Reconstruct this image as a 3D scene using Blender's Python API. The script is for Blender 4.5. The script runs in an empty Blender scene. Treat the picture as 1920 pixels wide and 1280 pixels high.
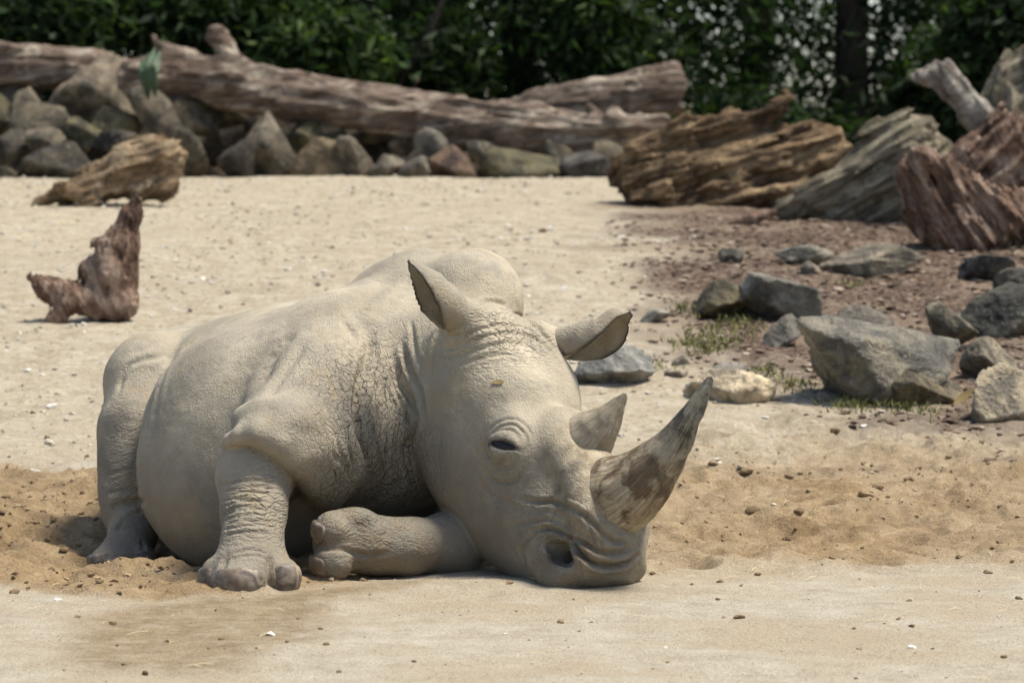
import bpy, bmesh, math, random
import numpy as np
from mathutils import Vector, Matrix
from mathutils.bvhtree import BVHTree

# ------------------------------------------------------------------ camera, sky, sun, exposure
scene = bpy.context.scene
coll = scene.collection
CAM_H = 1.30            # eye height above the flat sand
FPX = 6000.0            # focal length in pixels of a 1920 px wide frame
HOR = 315.0             # row of the horizon in that frame

cam_data = bpy.data.cameras.new("camera")
cam = bpy.data.objects.new("camera", cam_data)
coll.objects.link(cam)
cam.location = (0, 0, CAM_H)
cam.rotation_euler = (math.radians(90), 0, 0)
cam_data.sensor_width = 36.0
cam_data.lens = FPX / 1920.0 * 36.0
cam_data.shift_y = -(640.0 - HOR) / 1920.0
cam_data.clip_start = 0.5
cam_data.clip_end = 2000.0
cam_data.dof.use_dof = True
cam_data.dof.focus_distance = 10.1
cam_data.dof.aperture_fstop = 4.5
scene.camera = cam

SUN_DIR = Vector((0.38, 0.00, 0.90)).normalized()      # towards the sun
world = bpy.data.worlds.new("World")
scene.world = world
world.use_nodes = True
wn, wl = world.node_tree.nodes, world.node_tree.links
wn.clear()
w_out = wn.new("ShaderNodeOutputWorld")
w_bg = wn.new("ShaderNodeBackground")
w_sky = wn.new("ShaderNodeTexSky")
w_sky.sky_type = 'NISHITA'
w_sky.sun_disc = False
w_sky.sun_elevation = math.asin(SUN_DIR.z)
w_sky.sun_rotation = math.atan2(SUN_DIR.x, SUN_DIR.y)
w_sky.air_density = 1.0
w_sky.dust_density = 1.6
w_sky.ozone_density = 1.0
w_bg.inputs["Strength"].default_value = 0.125
wl.new(w_sky.outputs[0], w_bg.inputs[0])
wl.new(w_bg.outputs[0], w_out.inputs[0])

sun_data = bpy.data.lights.new("sun", 'SUN')
sun_data.energy = 4.2
sun_data.angle = math.radians(16.0)
sun_data.color = (1.0, 0.945, 0.845)
sun = bpy.data.objects.new("sun", sun_data)
coll.objects.link(sun)
sun.rotation_euler = (-SUN_DIR).to_track_quat('-Z', 'Y').to_euler()

scene.view_settings.view_transform = 'Standard'
scene.view_settings.look = 'None'
scene.view_settings.exposure = 0.60
scene.view_settings.gamma = 1.0
scene.view_settings.use_curve_mapping = False
scene.cycles.max_bounces = 6
scene.cycles.use_denoising = True

# ------------------------------------------------------------------ helpers
def at(px, py, D):
    """the point at distance D that the photograph shows at column px, row py"""
    return np.array(((px - 960.0) * D / FPX, D, CAM_H - (py - HOR) * D / FPX))

def link(o, parent=None):
    coll.objects.link(o)
    if parent is not None:
        o.parent = parent
    return o

def tag(o, label=None, cat=None, group=None, kind=None):
    if label: o["label"] = label
    if cat: o["category"] = cat
    if group: o["group"] = group
    if kind: o["kind"] = kind
    return o

def mesh_obj(name, v, f, mats, parent=None, smooth=True, attrs=None, loc=None):
    """verts (N,3), faces (M,k) -> one mesh object; loc moves the origin"""
    v = np.asarray(v, dtype=np.float32)
    if loc is not None:
        v = v - np.asarray(loc, dtype=np.float32)
    me = bpy.data.meshes.new(name)
    if isinstance(f, np.ndarray):
        M, k = f.shape
        me.vertices.add(len(v)); me.vertices.foreach_set("co", v.ravel())
        me.loops.add(M * k); me.loops.foreach_set("vertex_index", f.astype(np.int32).ravel())
        me.polygons.add(M); me.polygons.foreach_set("loop_start", np.arange(0, M * k, k, dtype=np.int32))
        me.update(calc_edges=True)
    else:
        me.from_pydata(v.tolist(), [], f)
        me.update()
    me.polygons.foreach_set("use_smooth", np.full(len(me.polygons), smooth, dtype=bool))
    for an, av in (attrs or {}).items():
        a = me.attributes.new(an, 'FLOAT', 'POINT')
        a.data.foreach_set("value", np.asarray(av, dtype=np.float32))
    for m in (mats if isinstance(mats, (list, tuple)) else [mats]):
        me.materials.append(m)
    o = bpy.data.objects.new(name, me)
    if loc is not None:
        o.location = [float(c) for c in loc]
        if parent is not None:
            o.location = Vector([float(c) for c in loc]) - parent.location
    elif parent is not None:
        o.location = -parent.location
    return link(o, parent)

def empty(name, loc):
    o = bpy.data.objects.new(name, None)
    o.location = [float(c) for c in loc]
    o.empty_display_size = 0.1
    return link(o)

# --- noise on arrays of points
def _hash(ix, iy, iz, seed):
    h = (ix.astype(np.int64) * 374761393 + iy.astype(np.int64) * 668265263 + iz.astype(np.int64) * 2147483647 + seed * 974634777) & 0xFFFFFFFF
    h = ((h ^ (h >> 13)) * 1274126177) & 0xFFFFFFFF
    h = ((h ^ (h >> 16)) * 2246822519) & 0xFFFFFFFF
    return ((h ^ (h >> 15)) & 0xFFFFFF).astype(np.float32) / float(0xFFFFFF)

def vnoise(p, seed=0):
    p = np.asarray(p, dtype=np.float32)
    i = np.floor(p).astype(np.int64); f = p - i
    u = f * f * f * (f * (f * 6 - 15) + 10)
    r = 0
    for dx in (0, 1):
        for dy in (0, 1):
            for dz in (0, 1):
                w = (u[:, 0] if dx else 1 - u[:, 0]) * (u[:, 1] if dy else 1 - u[:, 1]) * (u[:, 2] if dz else 1 - u[:, 2])
                r = r + w * _hash(i[:, 0] + dx, i[:, 1] + dy, i[:, 2] + dz, seed)
    return r * 2 - 1

def fbm(p, octaves=4, seed=0, gain=0.5):
    p = np.asarray(p, dtype=np.float32)
    a, s, t = 1.0, 0.0, 0.0
    for k in range(octaves):
        s = s + a * vnoise(p * (2.03 ** k) + 17.3 * k, seed + k)
        t += a; a *= gain
    return s / t

def ridged(p, octaves=4, seed=0):
    a, s, t = 1.0, 0.0, 0.0
    for k in range(octaves):
        s = s + a * (1 - np.abs(vnoise(p * (2.03 ** k) + 9.1 * k, seed + k)) * 2)
        t += a; a *= 0.5
    return s / t

# --- signed distance modelling, meshed with surface nets
class SDF:
    def __init__(self):
        self.ops = []
    def add(self, fn, lo, hi, k, mode='add'):
        m = k + 0.12
        self.ops.append((fn, np.asarray(lo, dtype=np.float32) - m, np.asarray(hi, dtype=np.float32) + m, k, mode))
    def __call__(self, p):
        d = np.full(len(p), 1.0, dtype=np.float32)
        for fn, lo, hi, k, mode in self.ops:
            s = np.flatnonzero(np.all((p >= lo) & (p <= hi), axis=1))
            if len(s) == 0: continue
            dn = fn(p[s]).astype(np.float32)
            a = d[s]
            if mode == 'sub':
                dn = -dn
                h = np.clip(0.5 - 0.5 * (a - dn) / k, 0, 1)
                d[s] = a * (1 - h) + dn * h + k * h * (1 - h)
            else:
                h = np.clip(0.5 + 0.5 * (a - dn) / k, 0, 1)
                d[s] = a * (1 - h) + dn * h - k * h * (1 - h)
        return d
    def ball(self, c, r, k=0.05, mode='add'):
        c = np.asarray(c, dtype=np.float32)
        self.add(lambda p: np.linalg.norm(p - c, axis=1) - r, c - r, c + r, k, mode)
    def cone(self, a, b, r1, r2, k=0.05, mode='add'):
        a = np.asarray(a, dtype=np.float32); b = np.asarray(b, dtype=np.float32)
        ab = b - a; L2 = float(ab @ ab) + 1e-9
        def fn(p):
            t = np.clip(((p - a) @ ab) / L2, 0, 1)
            q = p - a - t[:, None] * ab
            return np.linalg.norm(q, axis=1) - (r1 + (r2 - r1) * t)
        r = max(r1, r2)
        self.add(fn, np.minimum(a, b) - r, np.maximum(a, b) + r, k, mode)
    def chain(self, pts, k=0.05, kin=None, mode='add'):
        """pts: list of (point, radius); one smooth tube joined to the rest with k"""
        P = [np.asarray(c, dtype=np.float32) for c, _ in pts]; R = [r for _, r in pts]
        kk = kin if kin is not None else 0.03
        def fn(p):
            d = None
            for i in range(len(P) - 1):
                ab = P[i + 1] - P[i]; L2 = float(ab @ ab) + 1e-9
                t = np.clip(((p - P[i]) @ ab) / L2, 0, 1)
                q = np.linalg.norm(p - P[i] - t[:, None] * ab, axis=1) - (R[i] + (R[i + 1] - R[i]) * t)
                if d is None: d = q
                else:
                    h = np.clip(0.5 + 0.5 * (d - q) / kk, 0, 1)
                    d = d * (1 - h) + q * h - kk * h * (1 - h)
            return d
        r = max(R)
        self.add(fn, np.min(P, axis=0) - r, np.max(P, axis=0) + r, k, mode)
    def ellipsoid(self, c, r, axes=None, k=0.05, mode='add'):
        c = np.asarray(c, dtype=np.float32); r = np.asarray(r, dtype=np.float32)
        A = np.eye(3, dtype=np.float32) if axes is None else np.asarray(axes, dtype=np.float32)
        ext = np.sqrt(((A * r[:, None]) ** 2).sum(axis=0))
        def fn(p):
            q = (p - c) @ A.T
            k0 = np.linalg.norm(q / r, axis=1); k1 = np.linalg.norm(q / (r * r), axis=1) + 1e-6
            return np.where(k0 < 0.25, -min(r) * (1 - k0), k0 * (k0 - 1) / k1)
        self.add(fn, c - ext, c + ext, k, mode)
    def mesh(self, lo, hi, h):
        lo = np.asarray(lo, dtype=np.float32); hi = np.asarray(hi, dtype=np.float32)
        C = 4
        nc = np.ceil((hi - lo) / (h * C)).astype(int) + 1
        ax = [lo[i] + (np.arange(nc[i]) + 0.5) * h * C - 0.5 * h for i in range(3)]
        g = np.stack(np.meshgrid(*ax, indexing='ij'), -1).reshape(-1, 3).astype(np.float32)
        dc = self(g).reshape(nc)
        act = np.abs(dc) < h * C * 1.9
        vol = np.repeat(np.repeat(np.repeat(dc, C, 0), C, 1), C, 2)
        fm = np.repeat(np.repeat(np.repeat(act, C, 0), C, 1), C, 2)
        idx = np.argwhere(fm)
        vals = np.empty(len(idx), dtype=np.float32)
        for s in range(0, len(idx), 400000):
            vals[s:s + 400000] = self((lo + idx[s:s + 400000] * h).astype(np.float32))
        vol[fm] = vals
        return surface_nets(vol, lo, h)

def surface_nets(vol, lo, h):
    ins = vol < 0
    n = np.array(vol.shape)
    c = np.zeros(n - 1, dtype=np.int8)
    corners = [(i, j, k) for i in (0, 1) for j in (0, 1) for k in (0, 1)]
    for i, j, k in corners:
        c += ins[i:n[0] - 1 + i, j:n[1] - 1 + j, k:n[2] - 1 + k]
    cells = np.argwhere((c > 0) & (c < 8))
    ids = np.full(n - 1, -1, dtype=np.int32)
    ids[tuple(cells.T)] = np.arange(len(cells))
    val = np.stack([vol[cells[:, 0] + i, cells[:, 1] + j, cells[:, 2] + k] for i, j, k in corners], 1)
    acc = np.zeros((len(cells), 3), dtype=np.float32); cnt = np.zeros(len(cells), dtype=np.float32)
    for e1 in range(8):
        for e2 in range(e1 + 1, 8):
            a, b = np.array(corners[e1]), np.array(corners[e2])
            if np.abs(a - b).sum() != 1: continue
            va, vb = val[:, e1], val[:, e2]
            m = (va < 0) != (vb < 0)
            t = np.where(m, va / (va - vb + 1e-12), 0)
            acc += np.where(m[:, None], a + t[:, None] * (b - a), 0); cnt += m
    v = lo + (cells + acc / cnt[:, None]) * h
    faces = []
    for axis in range(3):
        o1, o2 = (axis + 1) % 3, (axis + 2) % 3
        sl_a = [slice(1, -1)] * 3; sl_b = [slice(1, -1)] * 3
        sl_a[axis] = slice(0, -1); sl_b[axis] = slice(1, None)
        A, B = ins[tuple(sl_a)], ins[tuple(sl_b)]
        e = np.argwhere(A != B)
        if len(e) == 0: continue
        flip = A[tuple(e.T)]
        off = np.ones(3, dtype=int); off[axis] = 0
        e = e + off
        q = []
        for s1, s2 in ((-1, -1), (0, -1), (0, 0), (-1, 0)):
            w = e.copy(); w[:, o1] += s1; w[:, o2] += s2
            q.append(ids[tuple(w.T)])
        q = np.stack(q, 1)
        q[~flip] = q[~flip][:, ::-1]
        faces.append(q)
    f = np.concatenate(faces)
    return v.astype(np.float32), f[np.all(f >= 0, axis=1)]

def normals_of(v, f):
    a = v[f[:, 2]] - v[f[:, 0]]; b = v[f[:, 3]] - v[f[:, 1]]
    fn = np.cross(a, b)
    n = np.zeros_like(v)
    for k in range(4):
        np.add.at(n, f[:, k], fn)
    return n / (np.linalg.norm(n, axis=1, keepdims=True) + 1e-12)

def seg_dist(p, poly):
    """distance from points to a polyline and the parameter 0..1 along it"""
    poly = np.asarray(poly, dtype=np.float32)
    best = np.full(len(p), 9.0, dtype=np.float32); par = np.zeros(len(p), dtype=np.float32)
    n = len(poly) - 1
    for i in range(n):
        ab = poly[i + 1] - poly[i]; L2 = float(ab @ ab) + 1e-12
        t = np.clip(((p - poly[i]) @ ab) / L2, 0, 1)
        d = np.linalg.norm(p - poly[i] - t[:, None] * ab, axis=1)
        m = d < best
        best[m] = d[m]; par[m] = (i + t[m]) / n
    return best, par

def smooth_line(pts, n=6):
    """Catmull-Rom through the points"""
    P = [np.asarray(q, dtype=float) for q in pts]
    P = [2 * P[0] - P[1]] + P + [2 * P[-1] - P[-2]]
    out = []
    for i in range(1, len(P) - 2):
        for k in range(n):
            t = k / n
            out.append(0.5 * (2 * P[i] + (P[i + 1] - P[i - 1]) * t + (2 * P[i - 1] - 5 * P[i] + 4 * P[i + 1] - P[i + 2]) * t * t
                              + (3 * P[i] - P[i - 1] - 3 * P[i + 1] + P[i + 2]) * t ** 3))
    out.append(P[-2])
    return out

# --- material helpers
class Mat:
    """thin wrapper to write node materials compactly"""
    def __init__(self, name, rough=0.8, spec=0.3):
        self.m = bpy.data.materials.new(name); self.m.use_nodes = True
        self.nt = self.m.node_tree
        self.b = self.nt.nodes["Principled BSDF"]
        self.b.inputs["Roughness"].default_value = rough
        self.b.inputs["Specular IOR Level"].default_value = spec
    def n(self, t, **kw):
        nd = self.nt.nodes.new(t)
        for k, v in kw.items():
            if k in nd.inputs.keys(): 
                self.set(nd, k, v)
            else: setattr(nd, k, v)
        return nd
    def set(self, nd, k, v):
        if isinstance(v, bpy.types.NodeSocket): self.nt.links.new(v, nd.inputs[k])
        else: nd.inputs[k].default_value = v
    def coord(self, scale=(1, 1, 1), kind="Object"):
        tc = self.n("ShaderNodeTexCoord")
        mp = self.n("ShaderNodeMapping")
        mp.inputs["Scale"].default_value = scale
        self.nt.links.new(tc.outputs[kind], mp.inputs["Vector"])
        return mp.outputs[0]
    def noise(self, vec, scale, detail=4, rough=0.55, dist=0.0):
        nd = self.n("ShaderNodeTexNoise", Vector=vec)
        nd.inputs["Scale"].default_value = scale; nd.inputs["Detail"].default_value = detail
        nd.inputs["Roughness"].default_value = rough; nd.inputs["Distortion"].default_value = dist
        return nd.outputs["Fac"]
    def voro(self, vec, scale, feature='F1', rand=1.0, out="Distance"):
        nd = self.n("ShaderNodeTexVoronoi", feature=feature)
        self.set(nd, "Vector", vec); self.set(nd, "Scale", scale); self.set(nd, "Randomness", rand)
        return nd.outputs[out]
    def ramp(self, fac, stops):
        nd = self.n("ShaderNodeValToRGB"); self.set(nd, "Fac", fac)
        cr = nd.color_ramp
        while len(cr.elements) < len(stops): cr.elements.new(0.5)
        for e, (p, c) in zip(cr.elements, stops):
            e.position = p; e.color = (*c, 1) if len(c) == 3 else c
        return nd.outputs["Color"]
    def rmap(self, fac, a, b, c=0.0, d=1.0):
        nd = self.n("ShaderNodeMapRange"); nd.interpolation_type = 'SMOOTHSTEP'
        self.set(nd, "Value", fac); self.set(nd, "From Min", a); self.set(nd, "From Max", b)
        self.set(nd, "To Min", c); self.set(nd, "To Max", d)
        return nd.outputs["Result"]
    def mix(self, fac, a, b, mode='MIX'):
        nd = self.n("ShaderNodeMix", data_type='RGBA', blend_type=mode)
        for k, v in ((0, fac), (6, a), (7, b)):
            if isinstance(v, bpy.types.NodeSocket): self.nt.links.new(v, nd.inputs[k])
            else: nd.inputs[k].default_value = v if k == 0 else ((*v, 1) if len(v) == 3 else v)
        return nd.outputs[2]
    def math(self, op, a, b=0.0):
        nd = self.n("ShaderNodeMath", operation=op)
        for k, v in ((0, a), (1, b)):
            if isinstance(v, bpy.types.NodeSocket): self.nt.links.new(v, nd.inputs[k])
            else: nd.inputs[k].default_value = v
        return nd.outputs[0]
    def attr(self, name):
        nd = self.n("ShaderNodeAttribute"); nd.attribute_name = name
        return nd.outputs["Fac"]
    def rand(self):
        return self.n("ShaderNodeObjectInfo").outputs["Random"]
    def color(self, s):
        self.nt.links.new(s, self.b.inputs["Base Color"])
    def bump(self, height, dist, strength=1.0, prev=None):
        nd = self.n("ShaderNodeBump"); self.set(nd, "Height", height)
        nd.inputs["Distance"].default_value = dist; self.set(nd, "Strength", strength)
        if prev is not None: self.nt.links.new(prev, nd.inputs["Normal"])
        self.nt.links.new(nd.outputs[0], self.b.inputs["Normal"])
        return nd.outputs[0]
QUICK = False
# ------------------------------------------------------------------ the lie of the land
_ky = np.array([0, 11.6, 13, 15, 18, 22, 25, 26.2, 28, 32, 45, 700.0])
_kz = np.array([0, 0.0, .12, .39, .745, 1.06, 1.217, 1.225, 1.16, 1.10, 1.10, 1.10])
_ty = np.arange(0, 60, 0.05); _tz = np.interp(_ty, _ky, _kz)
_kern = np.exp(-0.5 * (np.arange(-30, 31) / 11.0) ** 2); _kern /= _kern.sum()
_tz = np.convolve(np.pad(_tz, 30, mode='edge'), _kern, mode='valid')

def sstep(a, b, x):
    t = np.clip((x - a) / (b - a), 0, 1); return t * t * (3 - 2 * t)

def ground_z(x, y):
    x = np.asarray(x, dtype=np.float64); y = np.asarray(y, dtype=np.float64)
    z = np.interp(y, _ty, _tz)
    z = z - 0.125 * np.exp(-(((x + 1.25) / 0.48) ** 2 + ((y - 11.0) / 0.48) ** 2))      # hollow the animal has dug
    z = z + 0.012 * np.exp(-(((x + 0.95) / 0.30) ** 2 + ((y - 10.2) / 0.15) ** 2))     # and the earth thrown up before it
    z = z - 0.045 * np.exp(-(((x - 1.2) / 0.7) ** 2 + ((y - 11.3) / 0.5) ** 2)) + 0.03 * np.exp(-(((x - 0.75) / 0.3) ** 2 + ((y - 10.55) / 0.15) ** 2))
    bank = (0.22 + 0.42 * sstep(1.5, -2.5, x)) * np.exp(-((y - 28.3) / 1.0) ** 2)       # bank that carries the rock wall
    return z + bank * sstep(26.2, 27.2, y)

def ground_hit(px, py):
    """where the line of sight of a pixel meets the ground"""
    D = np.arange(7.0, 26.0, 0.01)
    x = (px - 960.0) * D / FPX; z = CAM_H - (py - HOR) * D / FPX
    below = np.flatnonzero(z <= ground_z(x, D))
    i = below[0] if len(below) else len(D) - 1
    return np.array((x[i], D[i], float(ground_z(x[i], D[i]))))

def ground_poly(pix):
    return np.array([ground_hit(a, b)[:2] for a, b in pix])

def poly_mask(x, y, poly, soft):
    """1 inside a plan polygon, fading over `soft` metres"""
    p = np.stack([x, y], 1); n = len(poly)
    d = np.full(len(p), 99.0); ins = np.zeros(len(p), dtype=bool)
    for i in range(n):
        a, b = poly[i], poly[(i + 1) % n]; ab = b - a
        t = np.clip(((p - a) @ ab) / (ab @ ab + 1e-12), 0, 1)
        d = np.minimum(d, np.linalg.norm(p - a - t[:, None] * ab, axis=1))
        c = ((a[1] > p[:, 1]) != (b[1] > p[:, 1])) & (p[:, 0] < (b[0] - a[0]) * (p[:, 1] - a[1]) / (b[1] - a[1] + 1e-12) + a[0])
        ins ^= c
    s = np.where(ins, d, -d)
    return sstep(-soft, soft, s)

POLY_MULCH = ground_poly([(1160, 392), (1230, 470), (1225, 540), (1190, 600), (1270, 660), (1370, 690), (1480, 735), (1600, 765), (1760, 790), (1930, 840), (2060, 850), (2060, 392), (1700, 372), (1400, 372)])
POLY_LOOSE = [ground_poly([(-120, 1085), (60, 1100), (230, 1118), (385, 1118), (620, 1092), (880, 1060), (640, 1010), (300, 900), (-120, 860)]),
              ground_poly([(1180, 1060), (1330, 1050), (1600, 1060), (2050, 1040), (2050, 830), (1700, 800), (1480, 775), (1290, 800), (1180, 900)])]
POLY_TAN = ground_poly([(120, 1250), (160, 1160), (420, 1112), (640, 1095), (760, 1090), (600, 1160), (590, 1215), (420, 1262)])

def ground_fields(x, y):
    w = np.stack([x, y, 0 * x], 1)
    n1 = fbm(w * 2.2, 4, 51); n2 = fbm(w * 2.2 + 40, 4, 52)
    xx, yy = x + .30 * n1, y + .38 * n2
    mulch = poly_mask(x + .55 * n1, y + .8 * n2, POLY_MULCH, .45)
    mulch = np.maximum(mulch, sstep(26.4, 26.9, y))
    loose = np.maximum(poly_mask(x + .10 * n1, y + .10 * n2, POLY_LOOSE[0], .07), poly_mask(xx, yy, POLY_LOOSE[1], .25)) * (1 - mulch)
    tan = poly_mask(x + .12 * n1, y + .14 * n2, POLY_TAN, .10)
    tan = np.maximum(tan, .8 * poly_mask(x + .10 * n1, y + .10 * n2, POLY_LOOSE[0], .07))
    gravel = sstep(12.2, 14.0, y + .5 * n1) * (1 - mulch)
    return mulch, loose, tan, gravel

_pr = np.random.default_rng(11)
PRINTS = [(_pr.uniform(.45, 2.1), _pr.uniform(10.3, 12.6), _pr.uniform(.06, .12), _pr.uniform(.012, .028)) for _ in range(26)] + \
         [(_pr.uniform(-2.0, -1.2), _pr.uniform(10.0, 12.4), _pr.uniform(.06, .12), _pr.uniform(.012, .026)) for _ in range(14)] + \
         [(_pr.uniform(-1.6, 1.6), _pr.uniform(13.0, 18.5), _pr.uniform(.07, .13), _pr.uniform(.008, .016)) for _ in range(16)]
def ground_detail(x, y):
    """height including footprints, clods and ruts"""
    mulch, loose, tan, gravel = ground_fields(x, y)
    w = np.stack([x, y, 0 * x], 1)
    z = ground_z(x, y)
    z = z + 0.016 * fbm(w * np.array((1.6, 3.2, 1)), 4, 61) * (y < 26) + 0.0045 * fbm(w * 13, 3, 62)
    rid = ridged(w * np.array((5.0, 7.5, 1)), 3, 63)
    z = z + loose * (0.042 * fbm(w * 5.5, 3, 64) + 0.034 * rid * np.clip(fbm(w * 1.7, 2, 66) * 2 + .5, 0, 1) + 0.016 * ridged(w * 24, 3, 65))
    for k in range(len(PRINTS)):
        a, b, r, dp = PRINTS[k]
        q = np.sqrt(((x - a) / r) ** 2 + ((y - b) / (r * 1.15)) ** 2 + 1e-9)
        z = z + dp * (-np.exp(-(q / .75) ** 4) + .45 * np.exp(-((q - 1.15) / .28) ** 2))
    z = z + mulch * (0.03 * fbm(w * 4, 3, 67) + 0.012 * fbm(w * 22, 2, 68))
    z = z + gravel * (0.020 * fbm(w * np.array((1.2, 2.0, 1)), 3, 69) + 0.006 * fbm(w * 18, 2, 70))
    return z, (mulch, loose, tan, gravel)
def _axis(parts):
    out = []
    for a, b, n, in parts: out.append(np.linspace(a, b, n, endpoint=False))
    return np.concatenate(out + [[parts[-1][1]]])
_q = 2 if QUICK else 1
gx = _axis([(-600, -60, 8), (-60, -12, 16), (-12, -5, 50), (-5, -2.4, 90 // _q), (-2.4, 2.6, 300 // _q), (2.6, 5.2, 90 // _q), (5.2, 12, 50), (12, 60, 16), (60, 600, 8)])
gy = _axis([(-200, 0, 8), (0, 7.3, 30), (7.3, 13.5, 370 // _q), (13.5, 20, 200 // _q), (20, 27.5, 150 // _q), (27.5, 60, 60), (60, 900, 16)])
X, Y = np.meshgrid(gx, gy, indexing='ij')
_x, _y = X.ravel(), Y.ravel()
_z, (g_mulch, g_loose, g_tan, g_gravel) = ground_detail(_x, _y)
_i = np.arange(X.size).reshape(X.shape)
_F = np.stack([_i[:-1, :-1], _i[1:, :-1], _i[1:, 1:], _i[:-1, 1:]], -1).reshape(-1, 4)

sand = Mat("dry_ground", 0.95, 0.1)
def _sand(k):
    c = k.coord()
    mulch, loose, tan, gravel = (k.attr(n) for n in ("mulch", "loose", "tan", "gravel"))
    big = k.noise(c, 1.3, 4, .6); mid = k.noise(c, 7, 5, .65); fine = k.noise(c, 60, 4, .7); grit = k.noise(c, 190, 3, .7)
    hard = k.ramp(mid, [(.30, (.385, .325, .235)), (.5, (.480, .418, .312)), (.7, (.55, .495, .388))])
    hard = k.mix(k.rmap(big, .42, .62), hard, (.440, .360, .245))
    tanc = k.ramp(mid, [(.3, (.225, .162, .090)), (.55, (.330, .250, .150)), (.75, (.42, .335, .220))])
    col = k.mix(k.math('MULTIPLY', tan, k.rmap(k.noise(c, 16, 4, .6), .3, .55, .45, .95)), hard, tanc)
    lt = k.math('SUBTRACT', 1.0, k.math('MULTIPLY', k.math('MAXIMUM', loose, tan), .65))
    loosec = k.ramp(mid, [(.28, (.180, .112, .052)), (.5, (.335, .230, .118)), (.72, (.45, .330, .188))])
    col = k.mix(k.math('MULTIPLY', loose, k.rmap(big, .35, .62, .98, .72)), col, loosec)
    grav = k.ramp(mid, [(.28, (.340, .275, .182)), (.5, (.460, .388, .272)), (.7, (.55, .480, .355))])
    stones = k.voro(c, 38.0, 'F1', 1.0, "Color")
    sv = k.n("ShaderNodeSeparateColor"); k.nt.links.new(stones, sv.inputs[0])
    grav = k.mix(k.math('MULTIPLY', k.rmap(sv.outputs[0], .80, .96), .55), grav, (.60, .55, .45))
    grav = k.mix(k.math('MULTIPLY', k.rmap(sv.outputs[1], .80, .97), .45), grav, (.22, .175, .115))
    grav = k.mix(k.math('MULTIPLY', k.rmap(big, .5, .66), .5), grav, (.42, .350, .245))
    col = k.mix(gravel, col, grav)
    mul = k.ramp(k.noise(c, 22, 5, .7), [(.3, (.032, .019, .012)), (.5, (.086, .051, .034)), (.68, (.18, .115, .078))])
    chips = k.voro(c, 34.0, 'F1', 1.0, "Color")
    cv = k.n("ShaderNodeSeparateColor"); k.nt.links.new(chips, cv.inputs[0])
    mul = k.mix(k.math('MULTIPLY', k.rmap(cv.outputs[0], .72, .95), .7), mul, (.30, .23, .17))
    mul = k.mix(k.math('MULTIPLY', k.rmap(big, .48, .60), .65), mul, (.27, .20, .135))
    col = k.mix(mulch, col, mul)
    col = k.mix(k.math('MULTIPLY', k.rmap(fine, .56, .74), .50), col, (.20, .145, .09))
    col = k.mix(k.math('MULTIPLY', k.math('MULTIPLY', k.rmap(grit, .56, .74), lt), .60), col, (.64, .59, .49))
    col = k.mix(k.math('MULTIPLY', k.rmap(grit, .44, .28), .60), col, (.15, .11, .07))
    speck = k.voro(c, 75.0, 'F1', 1.0)
    col = k.mix(k.math('MULTIPLY', k.rmap(speck, .22, .12), k.rmap(k.noise(c, 9, 3, .6), .42, .6, 0.0, .75)), col, (.13, .09, .055))
    k.color(col)
    g2 = k.noise(c, 115, 3, .75)
    col = k.mix(k.math('MULTIPLY', k.math('MULTIPLY', k.rmap(g2, .56, .70), lt), .45), col, (.66, .61, .51))
    col = k.mix(k.math('MULTIPLY', k.rmap(g2, .44, .30), .50), col, (.17, .125, .08))
    k.color(col)
    b = k.bump(g2, .012, .8)
    b = k.bump(mid, .035, .35, b)
    b = k.bump(fine, .016, .8, b)
    b = k.bump(grit, .006, .9, b)
_sand(sand)
ground = mesh_obj("ground", np.stack([_x, _y, _z], 1), _F, sand.m, attrs={"mulch": g_mulch, "loose": g_loose, "tan": g_tan, "gravel": g_gravel})
tag(ground, "dry sandy ground rising to a gravel slope, brown mulch on the right", kind="structure")
# ------------------------------------------------------------------ the rhinoceros
RH = 0.0075 if QUICK else 0.0056      # size of the modelling cells
def unit(a):
    a = np.asarray(a, dtype=float); return a / np.linalg.norm(a)

HO = at(950, 620, 10.45)                                 # head frame: origin between the ears
HF = unit((0.338, -0.512, -0.789))                       # towards the muzzle
HR = np.array((-0.70, -0.69, 0.15)); HR -= HF * (HR @ HF); HR = unit(HR)   # to the animal's right
HU = np.cross(HR, HF)                                    # out of the forehead
HT = np.stack([HF, HU, HR])
def H(f, u, r): return HO + f * HF + u * HU + r * HR

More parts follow.
